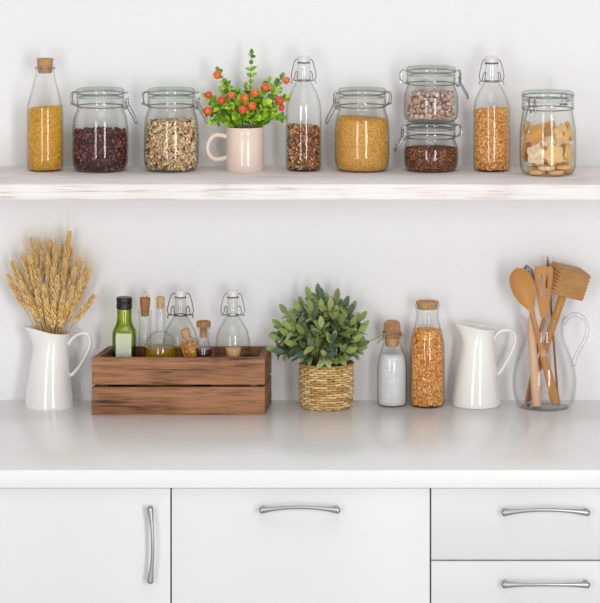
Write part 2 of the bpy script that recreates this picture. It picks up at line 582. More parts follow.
# ------------------------------------------------------------------ clip-top jars
def clip_jar(px, d, hw, hlid, zbase, y_lid, y_neck, lever, label, lever_len=.042, gl='glass_green', squat=False):
    """y_lid: row of the lid's top, y_neck: row of the neck wire; lever: angle of the lever side (0 = +X, pi = -X)"""
    s = sc(d); cx, cy = X(px, d), -d
    R, RL = hw * s, hlid * s
    zl, zn = Z(y_lid, d), Z(y_neck, d)
    H = zn - zbase
    t = thing('clip_top_jar', (cx, cy, zbase), label, 'jar', 'clip-top jars on the shelf')
    k = 1.0 if not squat else .8
    body = spl([(0, zbase), (R * .70, zbase), (R * .86, zbase + .0025), (R * .955, zbase + .0105 * k), (R * .992, zbase + .024 * k), (R, zbase + H * .45), (R * .985, zbase + H * .68), (R * .93, zbase + H * .85), (RL * .97, zbase + H * .955), (RL * .95, zn - .0005)], 5)
    zr = zn + (zl - zn) * .46
    neck = [(RL * .955, zn + .001), (RL * .955, zn + .004), (RL * .985, zn + .006), (RL * .985, zr - .003), (RL * .96, zr)]
    prof = body + neck
    MB().lathe(shell(prof, .0013, .0022), cx, cy, 64).build('jar_body', M[gl], t, smooth=60)
    m = MB().lathe([(RL * .80, zr + .0002), (RL * .985, zr + .0002), (RL * .995, zr + .0012), (RL * .985, zr + .0024), (RL * .80, zr + .0024), (RL * .80, zr + .0002)], cx, cy, 64)
    m.build('gasket', M['gasket'], t)
    z1 = zr + .0028
    hl = zl - z1
    lid = [(0, z1 + .004), (RL * .78, z1 + .004), (RL * .80, z1), (RL * .97, z1), (RL * .985, z1 + hl * .35), (RL * .955, z1 + hl * .42), (RL * .955, z1 + hl * .55), (RL * .99, z1 + hl * .63), (RL * .985, zl - .002), (RL * .93, zl), (RL * .86, zl - .0006), (0, zl - .0014)]
    MB().lathe(lid, cx, cy, 64).build('lid', M['lid_glass'], t, smooth=50)
    # wires
    w = .00115
    MB().ring(cx, cy, zn + .0022, RL * .965 + w, w * 1.1, 64, 8).build('neck_wire', M['wire'], t)
    zlw = z1 + hl * .48
    MB().ring(cx, cy, zlw, RL * .965 + w, w, 64, 8).build('lid_wire', M['wire'], t)
    er, et = Vector((math.cos(lever), math.sin(lever), 0)), Vector((-math.sin(lever), math.cos(lever), 0))
    o = Vector((cx, cy, 0))
    def q(r, tt, z): return o + er * r + et * tt + Vector((0, 0, z))
    # hinge opposite the lever: two loops from the lid wire out and down to the neck wire
    m = MB()
    for sg in (-1, 1):
        m.tube([tuple(p) for p in spl([q(-RL, sg * .007, zlw), q(-RL - .008, sg * .007, zlw + .001), q(-RL - .0125, sg * .006, zlw - .008), q(-RL - .0105, sg * .005, zn + .006), q(-RL - .004, sg * .005, zn + .003), q(-RL - .0005, sg * .006, zn + .0028)], 4)], w, 8)
    m.tube([q(-RL - .0105, -.010, zn + .006), q(-RL - .0105, .010, zn + .006)], .0019, 8)
    m.build('hinge', M['wire'], t)
    # bail: from lid wire to pivot; lever: hangs down and outwards from the pivot
    zp = zn + (zlw - zn) * .40
    m = MB()
    for sg in (-1, 1):
        m.tube([tuple(p) for p in spl([q(RL, sg * .008, zlw), q(RL + .006, sg * .008, zlw + .0025), q(RL + .0095, sg * .008, zlw - .004), q(RL + .006, sg * .008, zp)], 4)], w, 8)
        m.tube([tuple(p) for p in spl([q(RL + .001, sg * .0055, zn + .003), q(RL + .005, sg * .0055, zn - .003), q(RL + .010, sg * .0055, zp - .002), q(RL + .009, sg * .0055, zlw - .002)], 4)], w, 8)
    m.tube([q(RL + .006, -.0105, zp), q(RL + .006, .0105, zp)], .0018, 8)
    m.build('bail', M['wire'], t)
    m = MB()
    L_ = lever_len
    pts = [q(RL + .006, -.0095, zp), q(RL + .010, -.0098, zp - .008), q(RL + .010 + L_ * .32, -.0085, zp - L_ * .75), q(RL + .010 + L_ * .42, -.005, zp - L_), q(RL + .010 + L_ * .42, .005, zp - L_), q(RL + .010 + L_ * .32, .0085, zp - L_ * .75), q(RL + .010, .0098, zp - .008), q(RL + .006, .0095, zp)]
    m.tube([tuple(p) for p in spl(pts, 4)], w * 1.1, 8)
    m.build('lever', M['wire'], t)
    return t, prof, cx, cy


# ------------------------------------------------------------------ bottles
def px_prof(pts, d, zbase):
    """(half-width px, row) pairs, bottom to top; the first ring sits on zbase"""
    s = sc(d)
    out = [(0, zbase)]
    for i, (hw, y) in enumerate(pts):
        z = zbase if y is None else Z(y, d)
        out.append((hw * s, max(z, zbase)))
    return out


def bottle_profile(hw, d, zb_, rows):
    """rows: (hw, y) from the end of the straight body upwards"""
    s = sc(d)
    R = hw * s
    p = [(0, zb_), (R * .80, zb_), (R * .93, zb_ + .0022), (R * .99, zb_ + .0075), (R, zb_ + .016)]
    up = [(h * s, Z(y, d)) for h, y in rows]
    body = spl(up, 5)
    return p + body


def cork_mesh(cx, cy, z0, z1, r0, r1, bev=.001):
    return MB().lathe([(0, z0), (r0 - bev, z0), (r0, z0 + bev), (r1, z1 - bev), (r1 - bev, z1), (0, z1)], cx, cy, 32)


def swing_bottle(px, d, hw, zb_, rows, neck_hw, y_collar, y_st0, y_st1, hw_st, label, wm='wire', gl='glass', spread=1.0):
    s = sc(d); cx, cy = X(px, d), -d
    t = thing('swing_top_bottle', (cx, cy, zb_), label, 'bottle', 'swing-top bottles on the shelf' if zb_ > .2 else 'swing-top bottles in the crate')
    prof = bottle_profile(hw, d, zb_, rows)
    MB().lathe(shell(prof, .0013, .0022), cx, cy, 56).build('bottle_body', M[gl], t, smooth=60)
    zc, z0, z1 = Z(y_collar, d), Z(y_st0, d), Z(y_st1, d)
    rst = hw_st * s
    zrim = prof[-1][1]
    rn = neck_hw * s
    MB().lathe([(0, zrim + .0004), (rn * .9, zrim + .0004), (rn * 1.05, zrim + .0012), (rn * 1.05, zrim + .0026), (0, zrim + .0026)], cx, cy, 32).build('seal', M['rust_gasket'], t)
    MB().lathe([(0, zrim + .003), (rst * .9, zrim + .003), (rst, zrim + .0045), (rst * .97, z1 - .002), (rst * .84, z1), (0, z1 + .0006)], cx, cy, 32).build('stopper', M['porcelain'], t)
    w = .0010
    m = MB()
    m.ring(cx, cy, zc, rn + .0022, w * 1.15, 32, 8)
    zt = (zrim + z1) / 2
    o = Vector((cx, cy, 0))
    ex = 12.0 * s * spread
    for sg in (-1, 1):
        m.tube([tuple(p) for p in spl([(cx + sg * (rn + .002), cy - .001, zc), (cx + sg * ex * .85, cy - .002, zc + .001), (cx + sg * ex, cy - .003, zc - .001), (cx + sg * ex, cy - .004, zc - .006)], 4)], w * 1.3, 8)
    m.build('neck_wire', M['wire_dark' if wm == 'wire_dark' else 'wire'], t)
    m = MB()
    pts = spl([(cx - ex * .96, cy - .002, zc + .002), (cx - ex * 1.02, cy - .002, zc + (zt - zc) * .3), (cx - ex * .80, cy, zc + (zt - zc) * .85), (cx - ex * .62, cy, zt + .001), (cx - rst - .001, cy, zt)], 5)
    m.tube(list(pts) + [(2 * cx - p[0], p[1], p[2]) for p in reversed(pts)], w, 8)
    m2 = MB()
    pts = spl([(cx - ex * .80, cy - .004, zc + .001), (cx - ex * .66, cy - rn * .6, zc + (zt - zc) * .42), (cx - ex * .5, cy - rn * .9, zc + (zt - zc) * .40), (cx - rn * 1.05, cy - rn * .9, zc + .005), (cx - rn * .5, cy - rn - .004, zc + .0005)], 4)
    m2.tube(list(pts) + [(2 * cx - p[0], p[1], p[2]) for p in reversed(pts)], w * .9, 8)
    m2.build('lever', M[wm], t)
    m.build('bail', M[wm], t)
    return t, prof, cx, cy


# ================================================================== ON THE SHELF
# corked milk bottle of millet
d = .076
s = sc(d); cx, cy = X(45, d), -d
t = thing('corked_bottle', (cx, cy, SHELF), 'tall corked glass bottle of bright yellow millet on the shelf', 'bottle')
prof = bottle_profile(18.3, d, SHELF, [(18.3, 158), (18.3, 125), (18.2, 112), (17.2, 104), (14.6, 94), (11.4, 82), (9.8, 74), (9.0, 70.5), (9.6, 69.5), (9.8, 67), (9.0, 66)])
MB().lathe(shell(prof, .0013, .0022), cx, cy, 56).build('bottle_body', M['glass'], t, smooth=60)
cork_mesh(cx, cy, Z(73, d), Z(58.3, d), 6.9 * s, 8.4 * s).build('cork', M['cork'], t)
MB().ring(cx, cy, Z(68.2, d), 9.9 * s + .001, .0009, 32).build('neck_wire', M['wire'], t)
fill('millet', prof, cx, cy, Z(107.5, d), .0026, [(240, 176, 30), (250, 196, 60), (222, 152, 16), (254, 214, 96)], 'bright yellow millet filling the tall corked bottle', 'millet', 6500, 1, tilt=(.08, 0))

# jar of dark red dried berries
t, prof, cx, cy = clip_jar(100.3, .075, 28.3, 24.3, SHELF, 88.5, 107, -.25, 'clip-top jar half full of dark red dried berries, on shelf')
fill('dried_berries', prof, cx, cy, Z(130, .075), .0062, [(84, 26, 28), (112, 38, 38), (58, 18, 22), (146, 66, 60), (176, 104, 94), (90, 30, 28)], 'dark red dried berries in the second vessel on the shelf', 'dried berries', 1700, 2, gap=.0017, aspect=(1.15, .8, .7), bumpy=.003, jit=.2, core=(50, 18, 20), vary=(.55, 1.05))

# jar of muesli
t, prof, cx, cy = clip_jar(171.2, .075, 27.6, 24, SHELF, 88.5, 107, -.25, 'clip-top jar of pale muesli flakes, beside the flowering mug')
fill('muesli', prof, cx, cy, Z(120.5, .075), .0066, [(238, 206, 160), (248, 226, 188), (222, 180, 130), (250, 236, 206), (210, 164, 112), (240, 212, 164), (236, 200, 140), (244, 216, 160), (226, 190, 134), (240, 214, 176), (110, 66, 52), (72, 42, 42)], 'pale oat muesli with dark raisins in its jar', 'muesli', 1900, 3, gap=.0017, aspect=(1.2, .9, .45), bumpy=.003, jit=.2, core=(190, 150, 105))

# swing-top bottle of brown tea mix
t, prof, cx, cy = swing_bottle(303.7, .074, 17.9, SHELF, [(17.9, 158), (17.9, 120), (17.7, 110), (16.4, 101), (13.0, 92), (9.0, 84), (7.0, 79), (6.4, 72), (6.2, 65), (6.4, 63.5)], 6.3, 80.5, 62, 55.8, 6.3, 'swing-top bottle half full of mixed brown and orange spices')
fill('spice_mix', prof, cx, cy, Z(126, .074), .0056, [(184, 122, 58), (136, 84, 44), (224, 168, 90), (70, 44, 40), (186, 84, 42), (142, 126, 56), (98, 74, 84), (238, 192, 116)], 'mixed brown and orange spices in the shelf bottle', 'spice mix', 1900, 4, tilt=(-.1, 0), bumpy=.003, aspect=(1.3, .8, .6), jit=.25, core=(110, 70, 40))

# jar of yellow couscous
t, prof, cx, cy = clip_jar(362, .075, 27.6, 24.5, SHELF, 88.5, 107, PI + .35, 'clip-top jar nearly full of golden couscous, on shelf')
fill('couscous', prof, cx, cy, Z(118, .075), .0028, [(240, 184, 84), (248, 202, 112), (222, 162, 60)], 'golden couscous filling its jar to the shoulder', 'couscous', 7500, 5, gap=.0017, tilt=(-.05, 0), core=(226, 170, 72))

# stacked squat jars
t, prof, cx, cy = clip_jar(431, .075, 27.4, 25, SHELF, 121.8, 138.2, PI + .2, 'squat clip-top jar of red-brown seeds under another jar', .034, squat=True)
fill('red_seeds', prof, cx, cy, Z(148, .075), .0030, [(118, 56, 36), (140, 72, 46), (92, 40, 30), (166, 96, 60), (110, 50, 34), (214, 160, 90)], 'red-brown seeds in the lower stacked jar', 'seeds', 5000, 6, gap=.0017, core=(96, 44, 30))
zj = Z(121.8, .075) + .0004
t, prof, cx, cy = clip_jar(431, .075, 27.4, 25, zj, 66.8, 84.6, -.2, 'squat clip-top jar of rock sugar stacked on another jar', .038, squat=True)
# rock sugar: a core of crumbs with separate chunks around and on it
zs_ = np.array([p[1] for p in prof]); rs_ = np.array([p[0] for p in prof])
zi0 = zj + .0052
ztp = Z(90.5, .075)
cols = [(214, 186, 172), (224, 192, 170), (200, 172, 162), (210, 186, 174), (186, 156, 144), (226, 210, 198), (208, 162, 134), (184, 152, 146)]
m = MB()
m.lathe([(0, zi0 + .001), (.028, zi0 + .001), (.030, zi0 + .01), (.030, ztp - .020), (.02, ztp - .016), (0, ztp - .015)], cx, cy, 24, lin((168, 136, 126)))
rn = random.Random(5)
for k in range(900):
    th = rn.uniform(0, 2 * PI); z = rn.uniform(zi0 + .003, ztp - .016)
    r = .030 if z < ztp - .020 else rn.uniform(0, .028)
    Mx = Matrix.Translation((cx + r * math.cos(th), cy + r * math.sin(th), z)) @ Euler((rn.random() * 6, rn.random() * 6, 0)).to_matrix().to_4x4() @ Matrix.Diagonal((.0034, .0028, .003, 1))
    m.blob(Mx, 1, .15, rn, lin(rn.choice(cols)))
tag(m.build('sugar_crumbs', M['crystal'], loc=(cx, cy, zi0), smooth=0), 'fine rock sugar crumbs inside the upper stacked jar', 'sugar', None, 'stuff')
placed = []
tries = 0
def rin(z): return float(np.interp(z, zs_, rs_)) - .0036
while len(placed) < 230 and tries < 60000:
    tries += 1
    big = tries < 8000
    rad = rn.uniform(.0062, .0098) if big else rn.uniform(.0036, .0056)
    th = rn.uniform(0, 2 * PI)
    z = rn.uniform(zi0 + rad, ztp - rad * .6)
    if z > ztp - .012: r = rn.uniform(0, rin(z) - rad)
    else: r = rn.uniform(.0325 + rad, max(rin(z) - rad, .0326 + rad))
    if r + rad > min(rin(z), rin(z - rad * .6)) + .0001: continue
    p = Vector((cx + r * math.cos(th), cy + r * math.sin(th), z))
    if z - rad < ztp - .0135 and r < .0325 + rad - 1e-6 and z - rad < ztp - .0135: continue
    if all((p - q_).length > (rad + r_) * .74 for q_, r_ in placed): placed.append((p, rad))
placed.sort(key=lambda a: -a[1])
for k, (p, rad) in enumerate(placed):
    b_ = bmesh.new(); bmesh.ops.create_cube(b_, size=1)
    for v in b_.verts:
        v.co = Vector((v.co.x * rn.uniform(.8, 1.15), v.co.y * rn.uniform(.8, 1.15), v.co.z * rn.uniform(.75, 1.1))) * rad * 1.28
    bmesh.ops.bevel(b_, geom=b_.edges[:], offset=rad * .18, segments=1, affect='EDGES')
    b_.verts.index_update()
    Mx = Matrix.Translation(p) @ Euler((rn.random() * 6, rn.random() * 6, rn.random() * 6)).to_matrix().to_4x4()
    o = MB().bm(b_, Mx, lin(rn.choice(cols))).build('sugar_chunk', M['crystal'], loc=p, smooth=0)
    tag(o, 'pinkish grey rock sugar chunk heaped in the upper stacked jar', 'sugar', 'rock sugar chunks in the upper jar')

# swing-top bottle of split peas
t, prof, cx, cy = swing_bottle(491.6, .080, 18.6, SHELF, [(18.6, 158), (18.6, 120), (18.3, 110), (16.9, 101), (13.2, 92), (9.0, 85), (7.4, 80.5), (6.9, 72), (6.5, 66), (6.6, 64)], 6.8, 81.3, 62.5, 56, 6.6, 'swing-top bottle filled with light orange split peas, on shelf')
fill('split_peas', prof, cx, cy, Z(109, .080), .0046, [(246, 182, 96), (252, 208, 136), (232, 156, 70), (248, 194, 112), (220, 140, 58)], 'light orange split peas in the swing-top bottle', 'split peas', 3600, 7, tilt=(.06, 0), aspect=(1.1, 1, .7), core=(206, 130, 54))

# jar of cookies
dj = .140
t, prof, cx, cy = clip_jar(547.8, dj, 28.4, 26.3, SHELF, 91.3, 109.5, PI + .95, 'clip-top jar of star-shaped cookies at the end of shelf', .050)


def star(n, ro, ri, per=6):
    pts = []
    for k in range(n * per):
        a = 2 * PI * k / (n * per)
        f = (.5 + .5 * math.cos(n * a)) ** .8
        r = ri + (ro - ri) * f
        pts.append((r * math.sin(a), r * math.cos(a)))
    return pts


def cookie(az, r, z, lean, spin, mat, label, shape='star', ro=.021, hole=False, flat=False, group=None):
    th = .0085
    m = MB()
    ol = star(5, ro * 1.1, ro * .84) if shape == 'star' else star(5, ro, ro * .96)
    if flat:
        pos = Vector((cx + r * math.sin(az), cy - r * math.cos(az), z))
        Mx = Matrix.Translation(pos) @ Matrix.Rotation(spin, 4, 'Z') @ Matrix.Rotation(lean, 4, 'X') @ Matrix.Rotation(PI / 2, 4, 'X')
    else:
        pos = Vector((cx + r * math.sin(az), cy - r * math.cos(az), z))
        Mx = Matrix.Translation(pos) @ Matrix.Rotation(az, 4, 'Z') @ Matrix.Rotation(lean, 4, 'X') @ Matrix.Rotation(spin, 4, 'Y')
    m.prism(ol, th, Mx, .0025, (0, 0, .0048) if hole else None)
    o = m.build('cookie', M[mat], loc=pos, smooth=50)
    return tag(o, label, 'cookie', group or 'cookies in the jar')


zc = SHELF + .0030
FL = 'pale round cookie lying flat at the bottom of the jar'
for k, (a, mt, lb) in enumerate([(-.75, 'cookie', 'golden cookie lying flat lowest on the jar floor, towards the bottle'), (.40, 'cookie', 'golden cookie lying flat on the jar floor, front centre'), (1.55, 'cookie_dark', 'browned cookie lying flat on the jar floor, away from the bottle'), (2.7, 'cookie', 'cookie lying on the jar floor hidden at the back'), (3.9, 'cookie', 'cookie on the jar floor behind the golden ones')]):
    cookie(a, .0345, zc + .0045, 0, k, mt, lb, 'round', .0175, flat=True)
for k, (a, mt, lb) in enumerate([(.95, 'cookie', 'golden cookie lying in the second layer, below the holed star'), (-.15, 'cookie_sugar', 'sugared cookie lying in the second layer behind the front star'), (2.3, 'cookie', 'cookie in the second layer at the back of the jar'), (3.5, 'cookie', 'cookie in the second layer against the back glass')]):
    cookie(a, .0358, zc + .0142, 0, k + .4, mt, lb, 'round', .0180, flat=True)
zz = zc + .0420
ring = [(-.62, 'cookie_sugar', 'sugar-dusted star cookie standing upright at the jar front, nearest the bottle', 'star', .0212, False, .12),
        (.18, 'cookie', 'golden star cookie standing upright at the jar front centre', 'star', .0215, False, -.35),
        (1.12, 'cookie', 'pale star cookie upright against the glass on the outer end', 'star', .020, False, .8),
        (2.1, 'cookie', 'star cookie standing at the back of the jar, outer end', 'star', .020, False, 0),
        (3.1, 'cookie', 'star cookie standing at the very back of the jar', 'star', .020, False, .3),
        (4.25, 'cookie_dark', 'browned star cookie standing back in the jar near the bottle', 'star', .020, False, .6)]
for a, mt, lb, sh, ro, ho, sp in ring:
    cookie(a, .0462, zz, -.06, sp, mt, lb, sh, ro, ho)
zz = zc + .0830
ring = [(-.70, 'cookie_dark', 'browned star cookie in the top layer below the jar lever', 'star', .0205, False, .5, -.25),
        (.62, 'cookie', 'golden star cookie with a round hole, top of the pile', 'star', .0205, True, .2, -.2),
        (1.75, 'cookie', 'golden star cookie in the top layer at the outer end', 'star', .020, False, .2, -.2),
        (3.0, 'cookie', 'star cookie in the top layer at the back', 'star', .020, False, .9, -.2),
        (4.3, 'cookie', 'pale star cookie at the side of the top layer', 'star', .020, False, .1, -.2)]
for a, mt, lb, sh, ro, ho, sp, ln in ring:
    cookie(a, .0455, zz, ln, sp, mt, lb, sh, ro, ho)
cookie(-.02, .030, zc + .0665, -1.0, .3, 'cookie_sugar', 'sugar-dusted cookie tilted between two star cookies in the upper layer', 'round', .0155)
cookie(2.5, .006, zc + .030, 0, .3, 'cookie', 'cookie lying in the middle of the heap', 'round', .018, flat=True)
cookie(1.5, .004, zc + .042, .1, .3, 'cookie', 'upper cookie lying in the middle of the heap', 'round', .018, flat=True)

# cream mug with the berry plant
d = .076
s = sc(d); cx, cy = X(245.2, d), -d
R = 19.2 * s
mug = thing('mug', (cx, cy, SHELF), 'cream ceramic mug used as a planter on the shelf', 'mug')
zt = Z(126.5, d); zm = SHELF
pr = [(0, zm + .001), (R * .86, zm + .001), (R * .88, zm), (R * .965, zm), (R * .99, zm + .002), (R * .995, zm + .012), (R * 1.0, zm + .015), (R * .985, zm + .0165), (R * .985, zt - .0145), (R * .999, zt - .0125), (R * .985, zt - .0105), (R * .985, zt - .001), (R * .965, zt), (R * .94, zt - .0006), (R * .93, zt - .003), (R * .93, zm + .006), (0, zm + .006)]
MB().lathe(pr, cx, cy, 56).build('mug_body', M['mug'], mug, smooth=40)
hp = [P(227.5, 137.5, d), P(221, 135.5, d), P(213.5, 136), P(208.5, 141.5, d)] if False else [P(227.6, 137, d), P(220, 134.8, d), P(213, 136.3, d), P(208.7, 142, d), P(207.6, 148.5, d), P(209.5, 155, d), P(214.5, 159, d), P(220.5, 159.2, d), P(227.6, 157, d)]
MB().tube([tuple(p) for p in spl(hp, 5)], .0052, 14, flat=((0, 1, 0), 1.15)).build('handle', M['mug'], mug)
pl = thing('berry_plant', (cx, cy, zt - .012), 'bright green sprigs with red and orange berries growing in the mug', 'plant')
MB().lathe([(0, zt - .030), (R * .90, zt - .030), (R * .90, zt - .008), (R * .5, zt - .005), (0, zt - .005)], cx, cy, 32).build('soil', M['soil'], pl)
rn = random.Random(11)
greens = [(160, 204, 38), (138, 186, 34), (186, 222, 60), (112, 160, 34), (92, 138, 34), (198, 228, 88)]
st, fo = MB(), MB()


def sprig(base, mid, tip, nl, L, W, stem_r, start=.22, bare_tip=False):
    path = spl([base, mid, tip], 10)
    st.tube([tuple(p) for p in path], [stem_r * (1 - .5 * i / len(path)) for i in range(len(path))], 6)
    for k in range(nl):
        tt = start + (1 - start) * (k + .5) / nl
        i = min(int(tt * (len(path) - 1)), len(path) - 2)
        p = Vector(path[i]).lerp(Vector(path[i + 1]), tt * (len(path) - 1) - i)
        ax = (Vector(path[i + 1]) - Vector(path[i])).normalized()
        a0 = k * 2.4 + rn.uniform(-.4, .4)
        u = ax.orthogonal().normalized(); w = ax.cross(u)
        for dphi in (0, PI):
            a = a0 + dphi
            out = u * math.cos(a) + w * math.sin(a)
            dirv = out * rn.uniform(.7, 1) + ax * rn.uniform(.4, .9) + Vector((0, -.15, .1))
            fo.leaf(p, dirv, ax * .7 + Vector((0, -.8, .3)), L * rn.uniform(.75, 1.15) * (1.05 - .25 * tt), W * rn.uniform(.8, 1.1), rn.uniform(.0, .35), lin(rn.choice(greens)))
    if not bare_tip:
        fo.leaf(path[-1], Vector(path[-1]) - Vector(path[-2]), (0, -1, .2), L * .8, W * .8, .1, lin(rn.choice(greens)))


zroot = zt - .010
def root(dx, dy): return Vector((cx + dx, cy + dy, zroot))
sp = [((251.5, 55), 0.0, (250, 92)), ((219, 72), 0.0, (231, 98)), ((281, 78), .0, (270, 100)), ((207, 97), .0, (222, 110)),
      ((226, 84), -.01, (234, 102)), ((285, 98), .0, (273, 108)), ((281, 117), .005, (270, 116)), ((206, 112), .004, (222, 116)),
      ((212, 122), .012, (226, 119)), ((268, 82), -.01, (260, 100)), ((238, 92), .02, (241, 108)), ((256, 94), .022, (252, 108)),
      ((229, 104), .028, (234, 114)), ((268, 104), .028, (260, 114)), ((246, 106), .034, (246, 116)), ((276, 116), .022, (264, 118)),
      ((236, 116), .032, (238, 121)), ((258, 118), .034, (254, 121)), ((222, 92), -.014, (232, 108)), ((278, 92), -.014, (264, 108)), ((246, 88), -.02, (246, 108)), ((240, 100), .03, (242, 110)), ((250, 110), .038, (249, 118)), ((272, 108), .018, (262, 116)), ((216, 106), .012, (228, 114)), ((260, 96), .012, (256, 110)), ((264, 120), .016, (258, 122)), ((226, 120), .018, (232, 122))]
for (tx, ty), dd, (mx_, my_) in sp:
    tip, mid = P(tx, ty, d + dd), P(mx_, my_, d + dd * .6)
    sprig(root((tx - 245) * s * .35, -dd * .5), mid, tip, 9 if ty < 90 else 8, .0165, .0118, .0008)
st.build('stems', M['stem'], pl)
fo.build('foliage', M['leaf'], pl, smooth=180)
bl = [(217.2, 74.8, 4, 1), (208.3, 94.7, 3.6, 0), (207.7, 110.8, 4.2, 1), (221.7, 100.3, 4.1, 0), (231, 94.9, 3.4, 1), (244.6, 97.9, 4.1, 1), (242.8, 109.3, 4.2, 0), (252.1, 105.7, 4, 1), (254.7, 92.7, 4, 1), (265.5, 87.3, 4.1, 1), (279.7, 100.3, 4, 0), (286.2, 80.2, 3.6, 1), (281.7, 107.8, 3.2, 0)]
for px, py, r, kind in bl:
    dd = .046 if 225 < px < 262 and py > 90 else .016
    p = P(px, py, d + dd)
    pr = [(0, -1), (.45, -.9), (.85, -.5), (1, 0), (.86, .5), (.5, .84), (.22, .93), (.12, .86), (0, .84)]
    m = MB().lathe([(a * r * 1.07 * s, p.z + b * r * 1.07 * s) for a, b in spl(pr, 2)], p.x, p.y, 18)
    m.build('berry', M['berry_orange' if kind else 'berry'], pl, smooth=180)


# ================================================================== ON THE WORKTOP
# ---------------------------------------------------------------- white enamel pitchers
def pitcher(px, d, base_hw, rows, rim_y, spout_dx, spout_up, hand, label, neck_dx=0.0):
    """rows: (hw, y, centre shift px) bottom to top"""
    s = sc(d); cx, cy = X(px, d), -d
    t = thing('pitcher', (cx, cy, 0), label, 'pitcher', 'white enamel pitchers')
    rowsm = [(h * s, Z(y, d) if y is not None else 0.0, dx * s) for h, y, dx in rows]
    pts = spl([(a, b) for a, b, c in rowsm], 5)
    zs2 = [b for a, b, c in rowsm]; dx2 = [c for a, b, c in rowsm]
    ztop, zlow = pts[-1][1], pts[-1][1] - .045
    prof = [(0, .0008), (pts[0][0] * .9, .0008), (pts[0][0] * .92, 0)] + pts
    def deform(r, th, z):
        f = max(0.0, min(1.0, (z - zlow) / (ztop - zlow)))
        c = max(0.0, math.cos(th - PI))
        k = f ** 2.2 * c ** 3
        x = r * math.cos(th) * (1) - k * spout_dx * s + float(np.interp(z, zs2, dx2))
        y = r * math.sin(th) * (1 - .25 * f ** 2 * c)
        lift = spout_up * s * (f ** 3) * (.5 + .5 * math.cos(th - PI)) ** 1.5
        return x, y, z + lift
    full = prof + [(r - .0016, z) for r, z in [pts[-1]]] + [(max(r - .0028, .001), max(z, .004)) for r, z in reversed(pts[:-1])] + [(0, .004)]
    MB().lathe(full, cx, cy, 72, deform=deform).build('pitcher_body', M['enamel'], t, smooth=60)
    hp = [P(a, b, d) for a, b in hand]
    MB().tube([tuple(p) for p in spl(hp, 6)], .0040, 14, flat=((0, 1, 0), 1.9)).build('handle', M['enamel'], t)
    return t


pitcher(49.2, .058, 24.4, [(23.2, None, 0), (24.3, 406.6, 0), (24.4, 403, 0), (22.8, 390, 0), (19.6, 366, .6), (17.4, 350, 1.4), (16.8, 343, 2), (17.4, 337, 2.4), (19.0, 332.5, 2.6)],
        333, 9, 6.5, [(68.6, 344), (73, 338), (79, 334), (85, 333), (89, 337), (90, 344), (87, 354), (80, 366), (72.5, 374), (69.3, 375)], 'white enamel pitcher holding the bunch of wheat ears')
pitcher(476.4, .050, 24.3, [(23.2, None, 0), (24.2, 403.8, 0), (24.3, 400, 0), (22.6, 388, 0), (19.2, 362, .8), (16.6, 345, 1.6), (15.9, 338, 2), (16.4, 333, 2.2), (18.2, 328.5, 2.2)],
        329, 8, 6, [(493.6, 340), (497, 334), (503, 330.5), (509, 330), (514, 333), (515.5, 339), (513, 349), (507, 361), (499.5, 373), (495.4, 374.5)], 'empty white enamel pitcher between carafe and glass jug')

# ---------------------------------------------------------------- wheat
def wheat_meshes(seed, ear_len):
    rn = random.Random(seed)
    gold = [(238, 200, 128), (226, 182, 108), (246, 214, 150), (212, 166, 94), (240, 204, 136)]
    ear = MB()
    rows = int(ear_len / .0062)
    for k in range(rows):
        f = k / (rows - 1)
        z = f * (ear_len - .010)
        tap = .40 + .65 * math.sin(PI * (.18 + .76 * f))
        wd = .0068 * tap
        for q in range(4):
            a = q * PI / 2 + (k % 2) * PI / 4 + rn.uniform(-.15, .15)
            dirv = Vector((math.cos(a) * .38, math.sin(a) * .38, 1)).normalized()
            Mx = Matrix.Translation(Vector((math.cos(a) * wd * .62, math.sin(a) * wd * .62, z + .005))) @ dirv.to_track_quat('Z', 'Y').to_matrix().to_4x4() @ Matrix.Diagonal((.0017 + .0011 * tap, .0017 + .0011 * tap, .0064, 1))
            ear.blob(Mx, 1, .06, rn, lin(rn.choice(gold)))
    aw = MB()
    for k in range(26):
        a = rn.uniform(0, 2 * PI); z = rn.uniform(.25, .98) * ear_len
        o = Vector((math.cos(a) * .003, math.sin(a) * .003, z))
        tipv = o + Vector((math.cos(a) * rn.uniform(.006, .020), math.sin(a) * rn.uniform(.006, .020), rn.uniform(.026, .055)))
        aw.tube([o, o.lerp(tipv, .5), tipv], [.00022, .00017, .00008], 3, col=lin((240, 220, 176)))
    return ear, aw


variants = []
for sd, el in ((1, .072), (2, .080), (3, .064)):
    variants.append((wheat_meshes(sd, el), el))
DW = .058
WHEAT = [(69.6, 231, -.01, 1), (31.5, 237, -.02, 0), (41.5, 241, -.025, 0), (55, 244, -.02, 1), (61.5, 244, -.03, 0), (22.5, 253, -.005, 1), (12, 261, -.012, 0), (7.5, 274.5, .004, 1),
         (20, 279.5, .022, 1), (29, 254, .012, 1), (66, 257, .006, 1), (79, 257, -.015, 0), (91, 268, -.004, 1), (94.5, 295, .008, 0), (83, 276, .016, 1), (64.5, 290, .03, 0),
         (46, 297, .032, 2), (48, 255, .0, 1), (53, 266, .014, 1), (71, 247, -.022, 0), (75.5, 266, .004, 1), (37, 268, .004, 0), (57.5, 274, .02, 0), (43.5, 284, .026, 2),
         (34, 246, -.03, 0), (50, 240, -.035, 2), (73, 285, .022, 0), (26, 268, -.014, 2), (86, 262, -.024, 2), (62, 262, -.012, 0), (36, 288, .018, 2), (69, 300, .026, 2), (80, 290, .0, 0), (54, 300, .036, 2), (17, 268, -.02, 2), (28, 294, .01, 2)]
special = {0: 'tallest wheat ear, standing highest in the bunch', 7: 'wheat ear leaning outermost, away from the crate', 13: 'low wheat ear leaning furthest towards the crate', 12: 'wheat ear leaning towards the crate, above the lowest one',
           8: 'front wheat ear leaning low away from the crate', 1: 'wheat ear at the top of the bunch, second tallest'}
cache = {}
